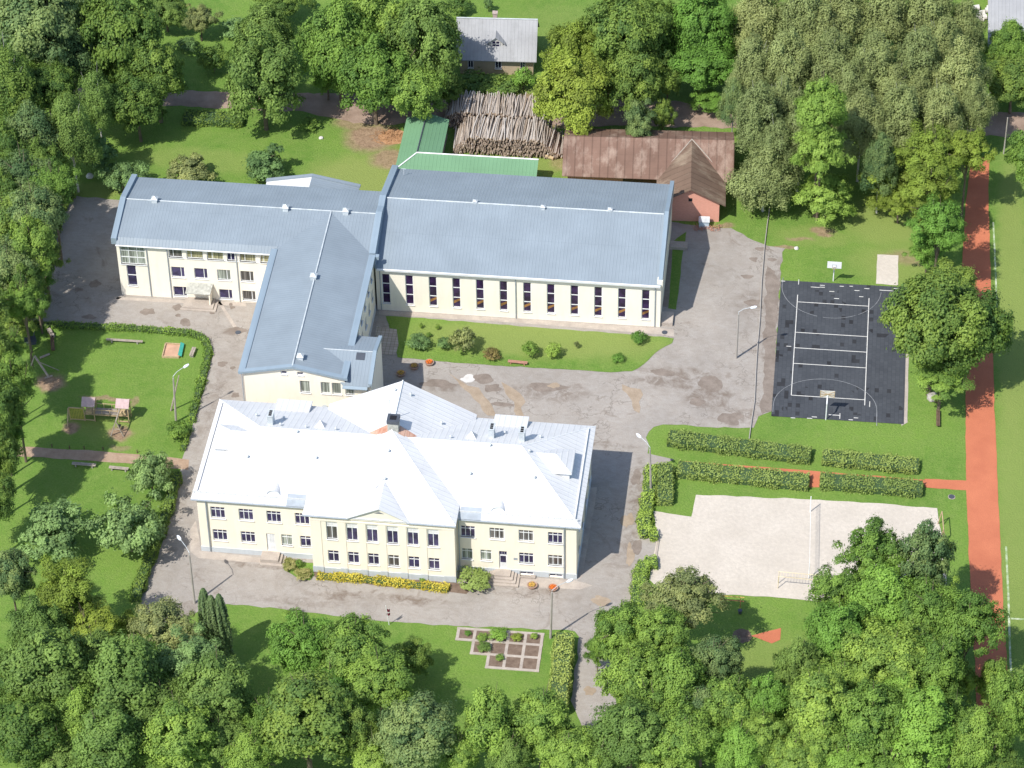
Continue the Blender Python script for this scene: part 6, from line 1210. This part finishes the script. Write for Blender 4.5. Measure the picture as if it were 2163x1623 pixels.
m = MB(); 
for k in range(18): m.box(1.3+.16*k, .1, 1.15, 1.3+.16*k+.14, 1.2, 1.2)
m.build('bridge', 'wood_grey', t); m = MB()
for y_ in (.05, 1.25):
    m.bar((1.25, y_, 1.85), (4.2, y_, 1.85), .07, .08); m.bar((1.25, y_, 1.05), (4.2, y_, 1.05), .07, .12)
    for x_ in (2.2, 3.2): m.bar((x_, y_, 1.05), (x_, y_, 1.85), .06, .06)
m.build('railing', 'wood_new', t); m = MB()
m.bar((-1.9, 0, 2.0), (0, 0, 2.0), .1, .12); m.bar((-1.85, 0, 0), (-1.85, 0, 2.0), .1, .1); m.bar((-1.9, -.02, .15), (.1, -.02, .15), .1, .1); m.bar((-1.9, -1.3, 0), (-1.9, -.1, 2.0), .12, .12); m.build('net_frame', 'wood_new', t); m = MB()
for k in range(9): m.tube((-1.75+.2*k, -.02, .2), (-1.75+.2*k, -.02, 1.95), .025, .025, 5)
for k in range(8): m.tube((-1.8, -.02, .3+.22*k), (0, -.02, .3+.22*k), .025, .025, 5)
m.build('climbing_net', 'rope_yellow', t); m = MB()
m.bar((4.5, .1, 2.3), (4.5, -2.3, 2.3), .13, .13); m.bar((4.5, -2.3, 2.35), (3.7, -2.4, 0), .12, .12); m.bar((4.5, -2.3, 2.35), (5.3, -2.4, 0), .12, .12); m.bar((4.1, -2.35, 1.1), (4.9, -2.35, 1.1), .08, .08); m.build('swing_frame', 'wood_grey', t)
m = MB(); m.tube((4.5, -1.0, 2.25), (4.55, -.9, .6), .02); m.tube((4.5, -1.5, 2.25), (4.55, -1.4, .6), .02); m.box(4.4, -1.5, .5, 4.7, -.85, .58); m.build('swing', 'black', t)
# shaded playground pieces
a = g(102, 797); b = g(73, 752, 2.4); m = MB(); m.tube((0, 0, .2), (b[0]-a[0], b[1]-a[1], 2.4), .14); m.tube((b[0]-a[0], b[1]-a[1], 2.4), (b[0]-a[0]-.9, b[1]-a[1]-1.2, 0), .08); m.tube((b[0]-a[0]+.4, b[1]-a[1]-.6, 2.1), (1.0, 1.4, 0), .05); m.tube((-.4, -.2, 0), (.5, .2, .1), .12); o = m.build('tilted_pole', 'wood_grey'); o.location = (*a, 0); tag(o, 'tilted wooden play pole on bare ground in the shaded playground', 'play pole')
a = g(85, 758); b = g(105, 750); m = MB(); m.tube((0, 0, .15), (b[0]-a[0], b[1]-a[1], .15), .14); o = m.build('fallen_log', 'wood_grey'); o.location = (*a, 0); tag(o, 'fallen log behind the tilted play pole', 'log')
a = g(108, 708); m = MB(); m.box(-.9, -.25, .35, .9, .25, .45); m.box(-.7, -.2, 0, -.5, .2, .348); m.box(.5, -.2, 0, .7, .2, .348); m.box(-.1, -.15, .452, .3, .15, .75); o = m.build('play_table', 'wood_grey'); o.location = (*a, 0); o.rotation_euler.z = -1.0; tag(o, 'shaded play table with pale items near the playground hedge', 'play table')
a = g(62, 725); m = MB(); m.box(-.8, -.5, 0, .8, .5, .5); m.box(-.9, -.6, .502, .9, .6, .56); m.tube((.7, .5, .5), (.9, .7, 1.3), .05); o = m.build('play_box', 'dark_metal'); o.location = (*a, 0); o.rotation_euler.z = .4; tag(o, 'dark cluttered play box in deep shade at the left', 'play box')
for (px, py, w_) in ((110, 945, 'leftmost'), (147, 948, 'second'), (178, 949, 'third'), (218, 951, 'fourth'), (290, 957, 'rightmost')):
    a = g(px, py); m = MB(); m.tube((0, 0, 0), (0, 0, .45), .07, .06); m.lathe([(.06, .45), (.08, .47), (.02, .53)], k=8); o = m.build('bollard', 'wood_dark'); o.location = (*a, 0); tag(o, 'short dark post beside the brick path, '+w_+' of five', 'post', 'short posts beside the brick path')
# flagpole
a = g(822, 1320); b = g(815, 1281, 3.2); t = empty('flagpole', (*a, 0), 0, 'short leaning flagpole with maroon and white flag at the road edge', 'flagpole'); m = MB(); m.tube((0, 0, 0), (b[0]-a[0], b[1]-a[1], 3.3), .05, .035); m.build('pole', 'white_paint', t)
fx, fy = (b[0]-a[0]), (b[1]-a[1])
for z0, z1, mt in ((2.7, 2.25, 'maroon_cloth'), (2.25, 2.1, 'white_cloth'), (2.1, 1.7, 'maroon_cloth')):
    m = MB(); n = 5
    for k in range(n): 
        u0, u1 = .38*k/n, .38*(k+1)/n; m.quad((fx*.8+u0, fy*.8+.06*math.sin(k*1.7), z1), (fx*.8+u1, fy*.8+.06*math.sin(k*1.7+1.7), z1), (fx*.8+u1, fy*.8+.06*math.sin(k*1.7+1.7), z0), (fx*.8+u0, fy*.8+.06*math.sin(k*1.7), z0))
    m.build('flag_stripe', mt, t)
# planters
def planter(px, py, label, fl):
    a = g(px, py); t = empty('flower_planter', (*a, 0), 0, label, 'planter', 'round flower planters'); m = MB(); m.lathe([(.42, 0), (.55, .3), (.6, .42), (.5, .42), (.48, .36)], k=18); m.build('pot', 'pot_clay', t); m = MB(); m.lathe([(.47, .36), (.3, .40), (.05, .42)], k=14); m.build('soil', 'soil', t)
    rng = np.random.default_rng(int(px)); k = 160; an = rng.random(k)*6.28; r = rng.random(k)**.5*.4; P = np.stack([r*np.cos(an), r*np.sin(an), .42+.2*rng.random(k)*(1-r)], 1); me = mesh_from(leaf_cloud(P, rng.normal(size=(k, 3))*.5+np.array([0, 0, 1]), .13, rng), rng.random(k), 'flowers'); me.materials[0] = MATS[fl]; o = bpy.data.objects.new('flowers', me); COL.objects.link(o); o.parent = t
planter(847, 793, 'round planter in the annex shadow nearest the white roof', 'flower_yellow'); planter(875, 778, 'round planter in the annex shadow, middle of three', 'flower_yellow'); planter(907, 770, 'sunlit planter with orange flowers by the courtyard lawn', 'flower_orange'); planter(1124, 1241, 'planter with yellow flowers in front of the school entrance', 'flower_yellow'); planter(1168, 1246, 'planter with orange flowers at the right corner of the school front', 'flower_orange')
# vegetable beds: one grid of paving strips
def P(px, py): return g(px, py)
rows_ = [(1330, 965, 1146), (1353, 965, 1146), (1383, 1000, 1143), (1414, 1034, 1141)]
m = MB()
ax = [P(969, 1330), P(1004, 1333), P(1040, 1336), P(1075, 1338), P(1111, 1340), P(1146, 1342)]
X = [p[0] for p in ax]; Y = [P(1110, 1338)[1], P(1105, 1361)[1], P(1100, 1388)[1], P(1095, 1415)[1]]
for j, (y_, i0) in enumerate(((Y[0], 0), (Y[1], 0), (Y[2], 1), (Y[3], 2))): m.box(X[i0]-.2, y_-.17, 0, X[5]+.2, y_+.17, .08)
for i, x_ in enumerate(X): jb = 1 if i == 0 else (2 if i == 1 else 3); m.box(x_-.17, Y[jb]-.1, .0, x_+.17, Y[0]+.1, .078)
struct('garden_path', m, 'concrete')
m = MB()
for j in range(3):
    for i in range(j, 5): m.quad((X[i]+.17, Y[j+1]+.17, .05), (X[i+1]-.17, Y[j+1]+.17, .05), (X[i+1]-.17, Y[j]-.17, .05), (X[i]+.17, Y[j]-.17, .05))
struct('garden_soil', m, 'soil')
# blue box and scrap by the brick wall
a = g(1487, 478); t = empty('storage_box', (*a, 0), math.radians(2), 'pale blue-grey box with slanted lid against the brick wall', 'box'); m = MB(); m.box(-.65, -.4, 0, .65, .45, 1.0); m.build('body', 'pale_blue_box', t); m = MB(); m.slab([(-.72, -.5, 1.02), (.72, -.5, 1.02), (.72, .5, 1.25), (-.72, .5, 1.25)], .06); m.build('lid', 'galv', t)
m = MB(); random.seed(3)
for k in range(60):
    x_, y_ = random.uniform(-1.7, 1.7), random.uniform(-.5, .5); an = random.uniform(0, 3.1); L = random.uniform(.3, .7); m.tube((x_, y_, random.uniform(.03, .25)), (x_+L*math.cos(an), y_+L*math.sin(an), random.uniform(.1, .6)), .03, .03, 5)
o = m.build('scrap_heap', 'bench_brown'); a = g(1495, 486); o.location = (*a, 0); tag(o, 'heap of brown scrap and branches around the blue-grey box', 'scrap heap')
def rock(px, py, s, label, mat='rock', seed=1):
    a = g(px, py); me = bpy.data.meshes.new('rock'); import bmesh; bm = bmesh.new(); bmesh.ops.create_icosphere(bm, subdivisions=3, radius=s)
    for v in bm.verts: v.co *= 1+.3*mnoise.noise(v.co*1.5/s+Vector((seed*3, 0, 0))); v.co.z *= .65
    bm.to_mesh(me); bm.free(); me.materials.append(MATS[mat]); o = bpy.data.objects.new('boulder', me); COL.objects.link(o); o.location = (*a, s*.35); tag(o, label, 'rock')
rock(1970, 842, .75, 'grey boulder under the big maple beside the court', seed=2); rock(190, 374, .5, 'pale stone beside the apple tree on the back lawn', 'rag_stone', 3); rock(1682, 526, .3, 'small pale stone on the grass above the court', 'rag_stone', 4); rock(678, 293, .3, 'small pale stone on the back lawn near the dirt patch', 'rag_stone', 5)
# dead-branch heap on chips
m = MB(); random.seed(8)
for k in range(160):
    r_ = random.random()**.6*1.9; an = random.uniform(0, 6.28); x_, y_ = r_*math.cos(an)*1.2, r_*math.sin(an); a2 = random.uniform(0, 3.1); L = random.uniform(.3, .9); z_ = max(.03, .5-.25*r_); m.tube((x_, y_, random.uniform(.02, z_)), (x_+L*math.cos(a2), y_+L*math.sin(a2), random.uniform(.02, z_)), .03, .02, 4)
a = g(822, 290); o = m.build('brushwood_heap', 'chips'); o.location = (*a, 0); tag(o, 'heap of brown brushwood and bark left of the green shed', 'brushwood heap')
# manhole covers
for (px, py, lb) in ((1404, 703, 'round manhole cover at the sports hall corner'), (2010, 1050, 'round manhole cover on the grass beside the red path'), (503, 703, 'manhole cover at the end of the drain channel')):
    a = g(px, py); m = MB(); m.lathe([(.36, .0), (.36, .075), (.3, .085)], k=18); o = m.build('manhole_cover', 'dark_metal'); o.location = (*a, 0.0); tag(o, lb, 'manhole')
# white junk by the grey-roofed house, garden fence at top
a = g(2068, 30); m = MB(); random.seed(2)
for k in range(14): x_, y_ = random.uniform(-1.8, 1.8), random.uniform(-2.5, 1.5); m.slab([(x_-.5, y_-.4, .5), (x_+.5, y_-.4, random.uniform(.3, .9)), (x_+.4, y_+.5, .6), (x_-.6, y_+.4, .4)], .3)
o = m.build('covered_stack', 'rag_stone'); o.location = (*a, 0); tag(o, 'pale tarpaulin-covered stack left of the grey-roofed house', 'stack')
a = g(1075, 8); b = g(1180, 10); t = empty('garden_shed', (a[0], a[1]+3, 0), 0, 'low weathered shed front at the top edge behind the cottage', 'shed'); m = MB(); m.box(0, 0, 0, 5.2, 3, 1.8); m.build('wall', 'cottage_wall', t); m = MB(); m.slab([(-.2, -.2, 1.9), (5.4, -.2, 1.9), (5.4, 3.2, 2.4), (-.2, 3.2, 2.4)], .08); m.build('roof', 'rusty_roof', t)
